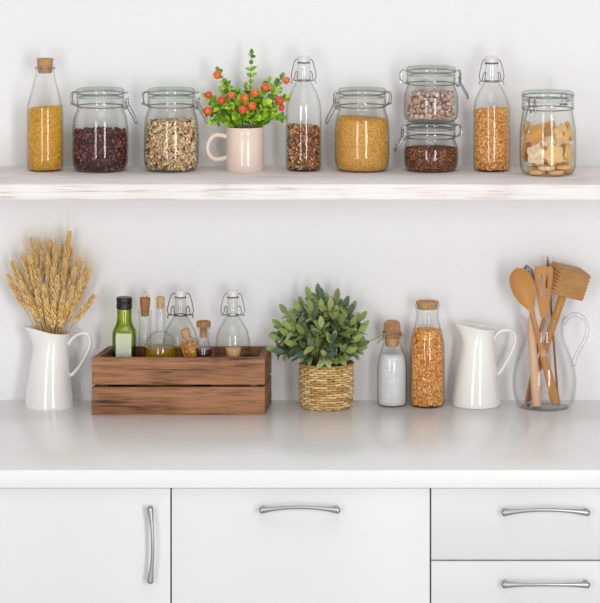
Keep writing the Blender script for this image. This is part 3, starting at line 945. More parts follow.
for k, (tx, ty, dd, vi) in enumerate(WHEAT):
    (ear, aw), el = variants[vi]
    tip = P(tx, ty, DW + dd)
    off = tx - 50
    nk = P(51.5 + off * .24, 340, DW + dd * .33)
    ax = (tip - nk).normalized()
    # run the straw down until it meets the pitcher's floor or wall
    Ltot = .05
    while True:
        q = tip - ax * (Ltot + .004)
        fl = Vector((q.x - X(49.2, DW), q.y + DW, 0)).length
        if q.z < .0075: break
        if Ltot > .14 and q.z < Z(345, DW) and fl > .030 + (Z(345, DW) - q.z) * .12 - .002: break
        Ltot += .002
    loc = tip - ax * Ltot
    w = thing('wheat_ear', loc, special.get(k, 'golden wheat ear packed among others in the white pitcher'), 'wheat', 'wheat ears in the white pitcher')
    w.rotation_mode = 'QUATERNION'
    w.rotation_quaternion = ax.to_track_quat('Z', 'Y') @ Matrix.Rotation(k * 1.3, 3, 'Z').to_quaternion()
    zero = {'_org': (0, 0, 0)}
    stalk = MB().tube([(0, 0, 0), (.0, .0, Ltot * .5), (0, 0, Ltot - el + .002)], [.0012, .0011, .0009], 6, col=lin((206, 168, 96)))
    so = stalk.build('stalk', M['wheat'], None, (0, 0, 0)); so.parent = w
    if vi not in cache:
        e = ear.build('ear', M['wheat'], None, (0, 0, 0), smooth=180); a_ = aw.build('awns', M['wheat'], None, (0, 0, 0))
        cache[vi] = (e, a_)
    else:
        e, a_ = [x.copy() for x in cache[vi]]
        C.objects.link(e); C.objects.link(a_)
    e.parent = w; a_.parent = w
    e.location = a_.location = (0, 0, Ltot - el)

# ---------------------------------------------------------------- crate
DF, DB = .156, .022
xl, xr = X(91.7, DF), X(264.8, DF)
xbl, xbr = X(108, DB), X(271.5, DB)
cr = thing('wooden_crate', ((xl + xr) / 2, -(DF + DB) / 2, 0), 'slatted brown wooden crate holding small bottles on the worktop', 'crate')
ztopc, z2a, z2b, z1c = Z(357.7, DF), Z(384.7, DF), Z(387.2, DF), .0012
T = .011
def lerp(a, b, f): return a + (b - a) * f
levels = [(0.0, z2b), (z2a, ztopc)]
for (za, zb2) in levels:
    m = MB().hexa([(xl, -DF), (xr, -DF), (xr, -DF + T), (xl, -DF + T)], za, zb2)
    m.build('front_slat', M['crate'], cr, smooth=40)
    m = MB().hexa([(xbl, -DB - T), (xbr, -DB - T), (xbr, -DB), (xbl, -DB)], za, zb2)
    m.build('back_slat', M['crate'], cr, smooth=40)
    f = T / (DF - DB)
    for (a0, a1, sg) in ((xl, xbl, 1), (xr, xbr, -1)):
        p0, p1 = lerp(a0, a1, f) , lerp(a0, a1, 1 - f)
        tw = T * 1.3 * sg
        y0, y1 = -DF + T + .0003, -DB - T - .0003
        q = [(p0, y0), (p0 + tw, y0), (p1 + tw, y1), (p1, y1)]
        MB().hexa(q, za, zb2).build('end_slat', M['crate_side'], cr, smooth=40)
for (a, y_, sx) in ((xl + .016, -DF + T + .0004, 1), (xr - .016 - .016, -DF + T + .0004, 1), (xbl + .018, -DB - T - .0154, 1), (xbr - .018 - .016, -DB - T - .0154, 1)):
    MB().box((a, y_, .012), (a + .016, y_ + .015, ztopc - .012), .001).build('corner_post', M['crate_side'], cr)
MB().hexa([(xl + .016, -DF + T + .001), (xr - .016, -DF + T + .001), (xbr - .016, -DB - T - .001), (xbl + .016, -DB - T - .001)], .002, .0115).build('bottom_board', M['crate'], cr)
FLZ = .0120

# green bottle (square shouldered)
d = .092
s = sc(d); cx, cy = X(124.3, d), -d
gb = thing('oil_bottle', (cx, cy, FLZ), 'green glass oil bottle with black cap standing in the crate', 'bottle')
def sq(r, th, z, n=5.0):
    k = max(0.0, min(1.0, (Z(322, .092) - z) / .015))
    if r < 1e-6: return 0, 0, z
    c, s_ = math.cos(th), math.sin(th)
    e = (abs(c) ** n + abs(s_) ** n) ** (-1 / n)
    f = 1 + (e - 1) * k
    return r * f * c, r * f * s_, z
R = 11.7 * s
rows = spl([(R, FLZ + .01), (R, Z(345, d)), (R, Z(335, d)), (R * .94, Z(330, d)), (R * .76, Z(325.5, d)), (R * .65, Z(321, d)), (R * .62, Z(315, d)), (R * .62, Z(306, d))], 5)
prf = [(0, FLZ), (R * .9, FLZ), (R * .98, FLZ + .003)] + rows
MB().lathe(shell(prf, .0024, .005), cx, cy, 64, deform=sq).build('bottle_body', M['green_glass'], gb, smooth=60)
rc = 7.9 * s
m = MB().lathe([(R * .64, Z(308.8, d)), (rc * .97, Z(308.8, d)), (rc, Z(308, d)), (rc, Z(304, d)), (rc * .95, Z(303.4, d)), (rc * .95, Z(302.7, d)), (rc, Z(302, d)), (rc, Z(298, d)), (rc * .93, Z(297, d)), (0, Z(297, d))], cx, cy, 40)
m.build('cap', M['black'], gb, smooth=35)
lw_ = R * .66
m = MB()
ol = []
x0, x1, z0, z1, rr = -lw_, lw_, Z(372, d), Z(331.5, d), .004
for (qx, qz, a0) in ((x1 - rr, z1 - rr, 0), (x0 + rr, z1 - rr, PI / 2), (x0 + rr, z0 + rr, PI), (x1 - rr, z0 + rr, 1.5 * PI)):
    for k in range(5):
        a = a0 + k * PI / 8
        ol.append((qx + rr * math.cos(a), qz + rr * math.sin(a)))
m.prism(ol, .0006, Matrix.Translation((cx, cy - R - .0009, 0)))  # raised pale panel stands in for the reflection on the flat face
tag(m.build('label', M['label'], gb, smooth=0), 'pale green panel painted as a reflection on the bottle front')  # 'label' here is the painted window reflection, not a paper label

# slim cruet tube with tapered cork
d = .088
s = sc(d); cx, cy = X(145, d), -d
tb = thing('slim_cruet', (cx, cy, FLZ), 'slim glass cruet with tapered cork and copper loop, in crate', 'bottle')
R = 6.4 * s
prf = [(0, FLZ), (R * .85, FLZ), (R, FLZ + .004), (R, Z(330, d)), (R, Z(314, d)), (R * 1.14, Z(312.6, d)), (R * 1.14, Z(311.6, d)), (R * 1.0, Z(311, d))]
MB().lathe(shell(prf, .0020, .004), cx, cy, 40).build('bottle_body', M['glass'], tb, smooth=60)
cork_mesh(cx, cy, Z(316, d), Z(297.6, d), 3.9 * s, 5.5 * s).build('cork', M['cork_dark'], tb)
zc_ = Z(294.6, d)
MB().tube([(cx + 2.6 * s * math.cos(a), cy, zc_ + 2.9 * s * math.sin(a)) for a in np.linspace(-PI / 2, 1.5 * PI, 20, endpoint=False)], .0011, 8, True).build('loop', M['copper'], tb)

# round oil flask with long neck
d = .100
s = sc(d); cx, cy = X(160.5, d), -d
of = thing('oil_flask', (cx, cy, FLZ), 'round glass flask with long corked neck and golden oil, in crate', 'bottle')
R = 16.5 * s
zo = Z(346.5, d)
prf = spl([(R * .55, FLZ), (R * .86, FLZ + .004), (R * .99, FLZ + .016), (R, Z(352, d)), (R * .93, Z(343, d)), (R * .70, Z(335.5, d)), (R * .40, Z(332, d)), (R * .30, Z(330, d)), (R * .285, Z(326, d)), (R * .285, Z(312, d)), (R * .285, Z(303, d))], 5)
prf = [(0, FLZ)] + prf
MB().lathe(shell(prf, .0020, .004), cx, cy, 56).build('bottle_body', M['glass'], of, smooth=60)
cork_mesh(cx, cy, Z(308, d), Z(296.8, d), 3.4 * s, 4.3 * s).build('cork', M['cork_pale'], of)
zz_ = np.array([p[1] for p in prf[1:]]); rr_ = np.array([p[0] for p in prf[1:]])
hz = np.linspace(FLZ + .0046, zo, 16)
op = [(0, hz[0])] + [(max(float(np.interp(z, zz_, rr_)) - .0026, .001), z) for z in hz] + [(0, zo)]
tag(MB().lathe(op, cx, cy, 48).build('cooking_oil', M['oil'], loc=(cx, cy, FLZ), smooth=50), 'golden oil in the round long-necked flask', 'oil', None, 'stuff')

# little corked pot of pasta, its neck leaning
d = .112
s = sc(d); cx, cy = X(187, d), -d
tp = thing('tilted_vial', (cx, cy, FLZ), 'small leaning corked vial of golden grains, in crate', 'bottle')
ax = Vector((-.30, -.12, 1)).normalized()
top = P(184.4, 329.5, d)
tl = -.30
def lean(mb, o):
    q = Vector((0, 0, 1)).rotation_difference(ax).to_matrix()
    mb.v = [tuple(o + q @ Vector(v)) for v in mb.v]
    return mb
Lh = (top.z - FLZ - .004) / ax.z
o0 = top - ax * Lh
Lb = Lh - .021
Rv = 10.6 * s
prv = spl([(Rv * .8, 0), (Rv * .97, .004), (Rv, .014), (Rv, Lb - .022), (Rv * .92, Lb - .010), (Rv * .62, Lb - .002), (Rv * .46, Lb + .003), (Rv * .46, Lb + .008)], 4)
lean(MB().lathe(shell([(0, 0)] + prv, .0018, .003), 0, 0, 40), o0).build('bottle_body', M['glass'], tp, smooth=60)
lean(cork_mesh(0, 0, Lb + .0015, Lb + .021, Rv * .38, Rv * .48), o0).build('cork', M['cork_pale'], tp)
rn = random.Random(8)
m = MB()
zv_ = np.array([p[1] for p in prv]); rv_ = np.array([p[0] for p in prv])
ztg = Lb - .006
hh = np.linspace(.006, ztg - .003, 8)
m.lathe([(0, hh[0])] + [(float(np.interp(z, zv_, rv_)) - .007, z) for z in hh] + [(0, hh[-1])], 0, 0, 20, lin((196, 132, 44)))
for k in range(620):
    z = rn.uniform(.006, ztg); a = rn.uniform(0, 2 * PI)
    r = float(np.interp(z, zv_, rv_)) - .0048 - rn.uniform(0, .002)
    if z > ztg - .003: r *= math.sqrt(rn.random())
    Mx = Matrix.Translation((r * math.cos(a), r * math.sin(a), z)) @ Euler((rn.random() * 6, rn.random() * 6, 0)).to_matrix().to_4x4() @ Matrix.Diagonal((.0026, .0021, .0016, 1))
    m.blob(Mx, 1, .1, rn, lin(rn.choice([(236, 176, 76), (216, 150, 50), (244, 204, 124), (200, 128, 40)])))
tag(lean(m, o0).build('golden_grains', M['grain'], loc=o0, smooth=180), 'golden grains inside the small leaning vial', 'grains', None, 'stuff')

# vinegar cruet with handle
d = .118
s = sc(d); cx, cy = X(203.5, d), -d
vc = thing('vinegar_cruet', (cx, cy, FLZ), 'small handled glass cruet with brown cork and dark vinegar', 'bottle')
R = 8.6 * s
prf = [(0, FLZ)] + spl([(R * .8, FLZ), (R * 1.0, FLZ + .006), (R * 1.08, FLZ + .02), (R * 1.02, Z(352, d)), (R * .82, Z(345, d)), (R * .62, Z(339, d)), (R * .56, Z(334, d)), (R * .60, Z(329.5, d)), (R * .84, Z(328, d)), (R * .84, Z(327, d))], 5)
MB().lathe(shell(prf, .0018, .004), cx, cy, 48).build('bottle_body', M['glass'], vc, smooth=60)
m = MB().lathe([(0, Z(337.5, d)), (R * .36, Z(337.5, d)), (R * .40, Z(328, d)), (R * .40, Z(326.6, d)), (R * .80, Z(326.6, d)), (R * .84, Z(325.8, d)), (R * .84, Z(322, d)), (R * .76, Z(321, d)), (0, Z(320.8, d))], cx, cy, 32)
m.build('cork', M['cork_dark'], vc)
hp = [P(207.6, 334.5, d), P(211, 333.5, d), P(215, 337, d), P(217, 344, d), P(216, 351, d), P(212.4, 355, d)]
MB().tube([tuple(p) for p in spl(hp, 5)], .0022, 10).build('handle', M['glass'], vc)
zz_ = np.array([p[1] for p in prf[1:]]); rr_ = np.array([p[0] for p in prf[1:]])
hz = np.linspace(FLZ + .0046, Z(348.5, d), 12)
op = [(0, hz[0])] + [(max(float(np.interp(z, zz_, rr_)) - .0024, .001), z) for z in hz] + [(0, hz[-1])]
tag(MB().lathe(op, cx, cy, 40).build('vinegar', M['vinegar'], loc=(cx, cy, FLZ), smooth=50), 'dark vinegar in the small handled cruet', 'vinegar', None, 'stuff')

# two empty swing-top bottles behind
swing_bottle(180.5, .056, 18, FLZ, [(18, 380), (18, 352), (17.6, 342), (16, 333), (12.4, 325), (8.0, 318), (5.9, 314), (5.5, 306), (5.3, 299.5), (5.5, 298)], 5.6, 315, 297, 289.8, 5.8, 'empty swing-top bottle with dark wire, behind the oil flask', 'wire_dark', 'glass_green', 1.05)
swing_bottle(232.8, .058, 17.6, FLZ, [(17.6, 380), (17.6, 352), (17.2, 342), (15.4, 332), (11.4, 324), (7.4, 318), (5.9, 313.5), (5.5, 306), (5.3, 299.5), (5.5, 298)], 5.6, 315, 297, 289.8, 5.8, 'empty swing-top bottle standing alone at the crate end', 'wire', 'glass_green', .96)

# small corked jar in front
d = .122
s = sc(d); cx, cy = X(233.4, d), -d
t = thing('corked_jar', (cx, cy, FLZ), 'small corked jar whose pale cork shows above crate rim', 'jar')
R = 8.2 * s
prf = [(0, FLZ), (R * .85, FLZ), (R, FLZ + .004), (R, Z(366, d)), (R * .88, Z(360, d)), (R * .84, Z(357, d)), (R * .92, Z(355.8, d)), (R * .92, Z(354.8, d)), (R * .84, Z(354.2, d))]
MB().lathe(shell(prf, .0018, .004), cx, cy, 40).build('jar_body', M['glass'], t, smooth=60)
cork_mesh(cx, cy, Z(360, d), Z(348, d), R * .68, R * .93).build('cork', M['cork_pale'], t)

# ---------------------------------------------------------------- basket and its plant
d = .068
s = sc(d); cx, cy = X(326.2, d), -d
bk = thing('woven_basket', (cx, cy, 0), 'round woven straw basket holding the leafy plant', 'basket')
zt = Z(362.8, d)
R0, R1 = 26.4 * s, 26.8 * s
straw = [(236, 204, 142), (218, 180, 114), (246, 220, 166), (204, 162, 98), (228, 194, 130), (196, 154, 92)]
rn = random.Random(3)
m = MB()
nrow, nst, seg = 18, 34, 204
for j in range(nrow):
    z = .0026 + (zt - .004) * j / (nrow - 1)
    f = j / (nrow - 1)
    Rj = R0 - .001 + (R1 - R0) * f + .0022 * math.sin(PI * f) - .002 - (.0035 if j == 0 else 0)
    pts, cs = [], []
    ca = lin(rn.choice(straw))
    for k in range(seg):
        a = 2 * PI * k / seg
        w = math.cos(a * nst / 2 + j * PI) * .0017
        pts.append((cx + (Rj + w) * math.cos(a), cy + (Rj + w) * math.sin(a), z + .0004 * math.sin(a * 9 + j)))
    n0 = m.n
    m.tube(pts, .00245, 6, True)
    for k in range(seg):
        if k % 11 == 0: ca = lin(rn.choice(straw))
        for q in range(6): m.c[n0 + k * 6 + q] = ca
m.build('weave', M['basket'], bk, smooth=180)
m = MB()
for k in range(nst):
    a = 2 * PI * (k + .5) / nst
    pts = []
    for j in range(nrow):
        f = j / (nrow - 1); z = .002 + (zt - .003) * f
        Rj = R0 + (R1 - R0) * f + .0022 * math.sin(PI * f) - .0042
        w = -math.cos(PI * (k + .5) + j * PI) * .0
        pts.append((cx + Rj * math.cos(a), cy + Rj * math.sin(a), z))
    m.tube(pts, .0018, 5, col=lin(rn.choice(straw)))
m.build('stakes', M['basket'], bk)
m = MB()
for q in range(2):
    n0 = m.n
    pts = []
    for k in range(180):
        a = 2 * PI * k / 180
        ph = a * 26 + q * PI
        pts.append((cx + (R1 - .001 + .0018 * math.cos(ph)) * math.cos(a), cy + (R1 - .001 + .0018 * math.cos(ph)) * math.sin(a), zt + .0012 * math.sin(ph)))
    m.tube(pts, .0020, 6, True, col=lin((190, 146, 96)))
tag(m.build('rim', M['basket'], bk, smooth=180), 'browner plaited rim')
MB().lathe([(0, .0006), (R0 - .007, .0006), (R0 - .005, .003), (0, .003)], cx, cy, 40, lin((170, 130, 80))).build('bottom', M['basket'], bk)
zp_ = zt - .006
bp = thing('leafy_plant', (cx, cy, zp_ - .02), 'bushy plant with grey-green oval leaves growing in the basket', 'plant')
MB().lathe([(0, zp_ - .03), (R1 - .0085, zp_ - .03), (R1 - .0085, zp_ - .004), (0, zp_)], cx, cy, 40).build('soil', M['soil'], bp)
st, fo = MB(), MB()
rn = random.Random(21)
lg = [(150, 164, 86), (140, 156, 80), (134, 150, 80), (116, 136, 70), (154, 166, 98), (96, 118, 72), (80, 106, 88), (106, 126, 96), (142, 156, 90), (168, 178, 124), (76, 98, 82), (128, 146, 72)]
def basket_sprig(base, mid, tip, nl):
    path = spl([base, mid, tip], 8)
    st.tube([tuple(p) for p in path], [.0013 * (1 - .5 * i / len(path)) for i in range(len(path))], 6)
    for k in range(nl):
        tt = .34 + .66 * (k + .3) / nl
        i = min(int(tt * (len(path) - 1)), len(path) - 2)
        p = Vector(path[i]).lerp(Vector(path[i + 1]), tt * (len(path) - 1) - i)
        ax = (Vector(path[i + 1]) - Vector(path[i])).normalized()
        u = ax.orthogonal().normalized(); w = ax.cross(u)
        a0 = k * PI / 2 + rn.uniform(-.5, .5)
        for dp in (0, PI):
            out = u * math.cos(a0 + dp) + w * math.sin(a0 + dp)
            dirv = out * rn.uniform(.6, 1.0) + ax * rn.uniform(.5, 1.0)
            if p.y + .034 * dirv.normalized().y > -.004: dirv.y = -abs(dirv.y)
            fo.leaf(p, dirv, ax + Vector((rn.uniform(-.3, .3), rn.uniform(-.5, 0), .35)), rn.uniform(.022, .031), rn.uniform(.0112, .0145), rn.uniform(-.05, .45), lin(rn.choice(lg)), .45)
    fo.leaf(path[-1], Vector(path[-1]) - Vector(path[-2]), (rn.uniform(-.4, .4), -1, .3), .029, .0130, .1, lin(rn.choice(lg)), .45)
SP = [(319, 297, .0), (322, 302, .02), (304, 309, -.01), (344, 309, .01), (350, 313, -.02), (288, 315, .0), (283, 328, .015), (281, 340, .0), (285, 352, .02), (296, 322, .035),
      (358, 322, .0), (357, 334, .02), (354, 350, .01), (352, 342, .035), (330, 310, .04), (312, 312, .04), (340, 326, .055), (322, 328, .06), (304, 334, .055), (296, 346, .05),
      (332, 342, .062), (314, 346, .062), (346, 352, .048), (306, 356, .05), (326, 358, .058), (338, 312, -.03), (312, 318, -.03), (300, 330, -.03), (350, 330, -.03), (326, 306, -.02), (280, 350, .012), (359, 330, .012), (357, 346, .02), (283, 338, -.01), (310, 300, .01), (335, 318, .045), (316, 336, .045), (350, 326, .045), (292, 330, .05), (322, 312, .03),
      (336, 302, .0), (300, 312, .015), (348, 316, .03), (326, 320, .03), (290, 336, .035), (340, 358, .05)]
for tx, ty, dd in SP:
    tip = P(tx, ty, d + dd)
    if tip.y > -.022: tip.y = -.022
    bx, by = (tx - 326) * s * .42, -dd * .45
    base = Vector((cx + bx, cy + by, zp_ - .008))
    mid = base.lerp(tip, .55) + Vector((-(tx - 326) * s * .10, 0, .012))
    basket_sprig(base, mid, tip, 6 if ty < 330 else 5)
st.build('stems', M['stem'], bp)
fo.build('foliage', M['leaf'], bp, smooth=180)

# ---------------------------------------------------------------- salt bottle with twine
d = .055
s = sc(d); cx, cy = X(392, d), -d
t = thing('salt_bottle', (cx, cy, 0), 'small corked milk bottle of white salt tied with twine', 'bottle')
prof = bottle_profile(15.0, d, 0, [(15.0, 395), (15.0, 375), (14.8, 366), (13.6, 358), (11.2, 350), (9.0, 344), (8.4, 341.5), (8.9, 340), (8.9, 338.4), (8.0, 338)])
MB().lathe(shell(prof, .0013, .0022), cx, cy, 56).build('bottle_body', M['glass_green'], t, smooth=60)
zc0, zc1 = Z(346, d), Z(320.5, d)
MB().lathe([(0, zc0), (6.3 * s, zc0), (7.4 * s, Z(337.4, d)), (8.5 * s, Z(337.0, d)), (8.5 * s, Z(330, d)), (8.3 * s, Z(325, d)), (7.4 * s, Z(321.8, d)), (5.4 * s, zc1), (0, zc1 - .0004)], cx, cy, 36).build('cork', M['cork'], t)
m = MB()
for k, zz in enumerate((336.4, 335, 333.8, 332.6, 331.4)):
    m.tube([(cx + (8.5 * s + .0012 + .0003 * math.sin(7 * a + k)) * math.cos(a), cy + (8.5 * s + .0012) * math.sin(a), Z(zz, d) + .0008 * math.sin(a * 2 + k)) for a in np.linspace(0, 2 * PI, 36, endpoint=False)], .0012, 6, True)
kf = d + 8.5 * s + .003
for pts in ([(388, 333), (382, 335), (376, 338), (370.5, 341)], [(388, 333), (384, 337), (380, 341), (377, 343.5)], [(388, 333), (390, 326), (394, 322), (396, 326), (391, 333)], [(388, 333), (395, 331), (401, 332), (402.5, 336), (397, 336), (388, 333)], [(388, 333), (385, 328), (387, 324), (390, 327), (388, 333)]):
    m.tube([tuple(p) for p in spl([P(a, b, kf + .002 * (i % 2)) for i, (a, b) in enumerate(pts)], 4)], .0011, 6)
m.blob(Matrix.Translation(P(388.3, 333, kf)) @ Matrix.Diagonal((.0035, .0026, .0032, 1)), 2)
m.build('twine', M['twine'], t)
fill('salt', prof, cx, cy, Z(354.5, d), .0020, [(240, 240, 243), (232, 232, 236), (246, 246, 248)], 'white salt filling the twine-tied bottle', 'salt', 6500, 9, core=(240, 240, 243), dome=.002, vary=(.97, 1.02))

# carafe of yellow peas
d = .060
s = sc(d); cx, cy = X(427.3, d), -d
t = thing('carafe', (cx, cy, 0), 'tall corked glass carafe of orange split peas on the worktop', 'bottle')
prof = bottle_profile(17.5, d, 0, [(17.5, 395), (17.4, 370), (17.2, 350), (16.6, 341), (14.6, 332), (12.0, 322), (10.9, 315), (11.2, 310.5), (12.2, 307), (13.0, 304.8), (12.6, 304.3)])
MB().lathe(shell(prof, .0013, .0022), cx, cy, 56).build('carafe_body', M['glass'], t, smooth=60)
cork_mesh(cx, cy, Z(308.8, d), Z(301.3, d), 9.8 * s, 11.6 * s).build('cork', M['cork'], t)
fill('orange_peas', prof, cx, cy, Z(331, d), .0046, [(244, 168, 72), (250, 190, 100), (226, 144, 54), (246, 180, 88), (212, 126, 42), (252, 208, 130)], 'orange split peas filling the worktop carafe', 'split peas', 4600, 10, aspect=(1.1, 1, .7), core=(206, 124, 46), dome=.004)

# ---------------------------------------------------------------- glass jug with utensils
DJ = .0715
s = sc(DJ); cx, cy = X(544.4, DJ), -DJ
jg = thing('glass_jug', (cx, cy, 0), 'clear glass jug with a looped handle holding wooden utensils', 'jug')
rows = spl([(24.5, 0), (28.4, 402.5), (31.0, 393), (31.9, 381), (30.4, 368), (26.4, 355), (21.8, 344), (19.4, 335), (18.8, 328), (19.8, 321), (21.6, 316.5)][1:], 6)
prf = [(0, .0), (24 * s, 0), (26.5 * s, .0015)] + [(h * s, Z(y, DJ)) for h, y in rows]
ztj = prf[-1][1]; zlj = ztj - .03
def jdef(r, th, z):
    f = max(0.0, min(1.0, (z - zlj) / (ztj - zlj)))
    c = max(0.0, math.cos(th - PI))
    return r * math.cos(th) - f ** 2 * c ** 6 * .006, r * math.sin(th), z + .003 * f ** 3 * c ** 4
MB().lathe(shell(prf, .0030, .006), cx, cy, 72, deform=jdef).build('jug_body', M['glass_clear'], jg, smooth=60)
hp = [P(563.5, 324, DJ), P(567, 318.5, DJ), P(573, 314.5, DJ), P(580, 315.5, DJ), P(585.5, 321, DJ), P(587.3, 329, DJ), P(585.5, 338, DJ), P(581, 347, DJ), P(576.5, 355, DJ), P(574.2, 361.5, DJ), P(573.5, 366, DJ)]
MB().tube([tuple(p) for p in spl(hp, 5)], [.0036 + .0012 * abs(2 * k / 50 - 1) for k in range(51)], 14, flat=((0, 1, 0), 1.3)).build('handle', M['handle_glass'], jg)
m = MB().lathe([(21.6 * s - .0005, ztj + .0010), (21.9 * s, ztj + .0016), (21.9 * s, ztj + .0026), (21.3 * s, ztj + .0030), (20.4 * s, ztj + .0026), (20.4 * s, ztj + .0012), (21.6 * s - .0005, ztj + .0010)], cx, cy, 64)


def stick(a, da, b, db, n=12):
    A, B = P(*a, da), P(*b, db)
    return A, B, [A.lerp(B, k / n) for k in range(n + 1)]


FLJ = .0068
# wooden spoon (front): handle end low towards the handle side, bowl leaning to the spout
def grounded(px, d_, py=400):
    p = P(px, py, d_); p.z = FLJ
    return p
A = grounded(556, .088); A.z += .003
B = P(532, 312, .094)
u = (B - A).normalized()
tp_ = P(516.4, 268.5, .096)
sp_ = thing('wooden_spoon', A, 'wooden spoon with an oval bowl leaning over the jug spout', 'spoon')
n = 16
m = MB()
m.tube([A.lerp(B, k / n) for k in range(n + 1)], [lerp(.0046, .0030, min(1, k / n * 1.3)) * (.8 if k == 0 else 1) for k in range(n + 1)], 12, flat=((0, 1, 0), .62)) if False else None
m.tube([A.lerp(B, k / n) for k in range(n + 1)], [lerp(.0108, .0050, min(1, k / n * 1.2)) * (.85 if k == 0 else 1) for k in range(n + 1)], 12, flat=((0, 1, 0), .45))
m.build('handle', M['bamboo'], sp_)
ax = (tp_ - B); Lb = ax.length; ax.normalize()
sd = ax.cross(Vector((0, 1, 0))).normalized(); nr = sd.cross(ax)
if nr.y > 0: nr = -nr
m = MB()
nu, nv = 18, 24
vs, fs = [], []
def bowl_w(t): return (.0052 + (.0255 - .0052) * max(0, math.sin(PI * min(1, max(0, (t * .93 + .07))) ** 1.25)) ** .75 if t < .985 else .004)
prof_t = [0, .05, .12, .2, .3, .4, .5, .6, .7, .8, .88, .94, .98, 1.0]
wds = [.0052, .0062, .0095, .0140, .0188, .0222, .0242, .0250, .0245, .0224, .0188, .0138, .0078, .001]
ring_n = 13
top_s, bot_s = [], []
for t_, w_ in zip(prof_t, wds):
    dep = .010 * math.sin(PI * min(1, t_)) ** .8 if t_ > .1 else 0
    tr, br = [], []
    for q in range(ring_n):
        e = -1 + 2 * q / (ring_n - 1)
        c_ = B + ax * (Lb * t_) + sd * (w_ * e)
        k_ = (1 - e * e)
        tr.append(c_ - nr * (dep * k_ * .75) + nr * .001)
        br.append(c_ - nr * (dep * k_ + .003 * (.4 + .6 * k_)) )
    top_s.append(tr); bot_s.append(br)
allv = []
for r_ in top_s: allv += r_
for r_ in bot_s: allv += r_
off = len(prof_t) * ring_n
for i in range(len(prof_t) - 1):
    for q in range(ring_n - 1):
        a = i * ring_n + q
        fs.append((a, a + 1, a + ring_n + 1, a + ring_n)); fs.append((off + a + 1, off + a, off + a + ring_n, off + a + ring_n + 1))
    for q in (0, ring_n - 1):
        a = i * ring_n + q
        fs.append((a, a + ring_n, off + a + ring_n, off + a) if q == 0 else (a + ring_n, a, off + a, off + a + ring_n))
m.add(allv, fs)
m.build('bowl', M['bamboo'], sp_, smooth=50)

# slotted turner
A = grounded(526.5, .056)
B = P(543.6, 318, .075)
tp_ = P(544.0, 266.5, .081)
tr_ = thing('slotted_turner', A, 'slotted wooden turner standing between spoon and mallet', 'turner')
MB().tube([A.lerp(B, k / 10) for k in range(11)], [.0040] * 11, 10, flat=((0, 1, 0), .7)).build('handle', M['bamboo_dark'], tr_)
ax = (tp_ - B); Lb = ax.length; ax.normalize()
xr_ = ax.cross(Vector((0, 1, 0))).normalized()
if xr_.x < 0: xr_ = -xr_
Mx = Matrix((( xr_.x, 0, ax.x, B.x), (xr_.y, 1, ax.y, B.y), (xr_.z, 0, ax.z, B.z), (0, 0, 0, 1)))
m = MB()
wt0, wt1 = .0060, .0190
def half(f): return lerp(wt0, wt1, min(1, f * 1.35) ** .8)
zsl0, zsl1 = .42 * Lb, .86 * Lb
# blade as strips around two slots, welded into one mesh
b_ = bmesh.new()
zsn = [0, .12 * Lb, .28 * Lb, zsl0, (zsl0 + zsl1) / 2, zsl1, .95 * Lb, Lb]
grid = []
for z in zsn:
    h = half(z / Lb) * (.93 if z == Lb else 1)
    xs = [-h, -h * .42, -h * .20, h * .20, h * .42, h]
    grid.append([(b_.verts.new((x, -.0022, z)), b_.verts.new((x, .0022, z))) for x in xs])
solid = {}
for i in range(len(zsn) - 1):
    for j in range(5):
        solid[i, j] = not (j in (1, 3) and 3 <= i <= 4)
for (i, j), ok in solid.items():
    if not ok: continue
    a, b2, c_, d2 = grid[i][j], grid[i][j + 1], grid[i + 1][j + 1], grid[i + 1][j]
    b_.faces.new((a[0], b2[0], c_[0], d2[0])); b_.faces.new((d2[1], c_[1], b2[1], a[1]))
    for (p, q_, nb) in ((a, b2, (i - 1, j)), (b2, c_, (i, j + 1)), (c_, d2, (i + 1, j)), (d2, a, (i, j - 1))):
        if not solid.get(nb, False): b_.faces.new((q_[0], p[0], p[1], q_[1]))
b_.verts.index_update()
m.bm(b_, Mx)
m.build('blade', M['bamboo'], tr_, smooth=35)

# whisk with pale handle
A = grounded(537, .094)
B = P(530.5, 318, .080)
wk = thing('whisk', A, 'wire whisk with a pale wooden handle, behind the spoon bowl', 'whisk')
MB().tube([A.lerp(B, k / 10) for k in range(11)], [.0092, .0100, .0100, .0096, .0093, .0090, .0088, .0086, .0083, .0078, .0064], 16).build('handle', M['beech'], wk)
u = (B - A).normalized()
tip = P(526.5, 265, .066)
m = MB()
L_ = (tip - B).length
ua = (tip - B).normalized()
pv = ua.orthogonal().normalized(); pw_ = ua.cross(pv)
for k in range(6):
    a = PI * k / 6
    e = pv * math.cos(a) + pw_ * math.sin(a)
    pts = [B, B + ua * L_ * .25 + e * .006, B + ua * L_ * .6 + e * .013, B + ua * L_ * .88 + e * .0125, B + ua * (L_ * (1 - .01 * k)), B + ua * L_ * .88 - e * .0125, B + ua * L_ * .6 - e * .013, B + ua * L_ * .25 - e * .006, B]
    m.tube([tuple(p) for p in spl(pts, 4)], .0009, 6)
# coil round the wires
hl_ = []
for k in range(150):
    f = k / 149
    a = f * 2 * PI * 9
    r_ = .0145
    hl_.append(B + ua * (L_ * (.50 + .40 * f)) + (pv * math.cos(a) + pw_ * math.sin(a)) * r_)
m.tube(hl_, .0009, 6)
m.build('wires', M['wire'], wk)

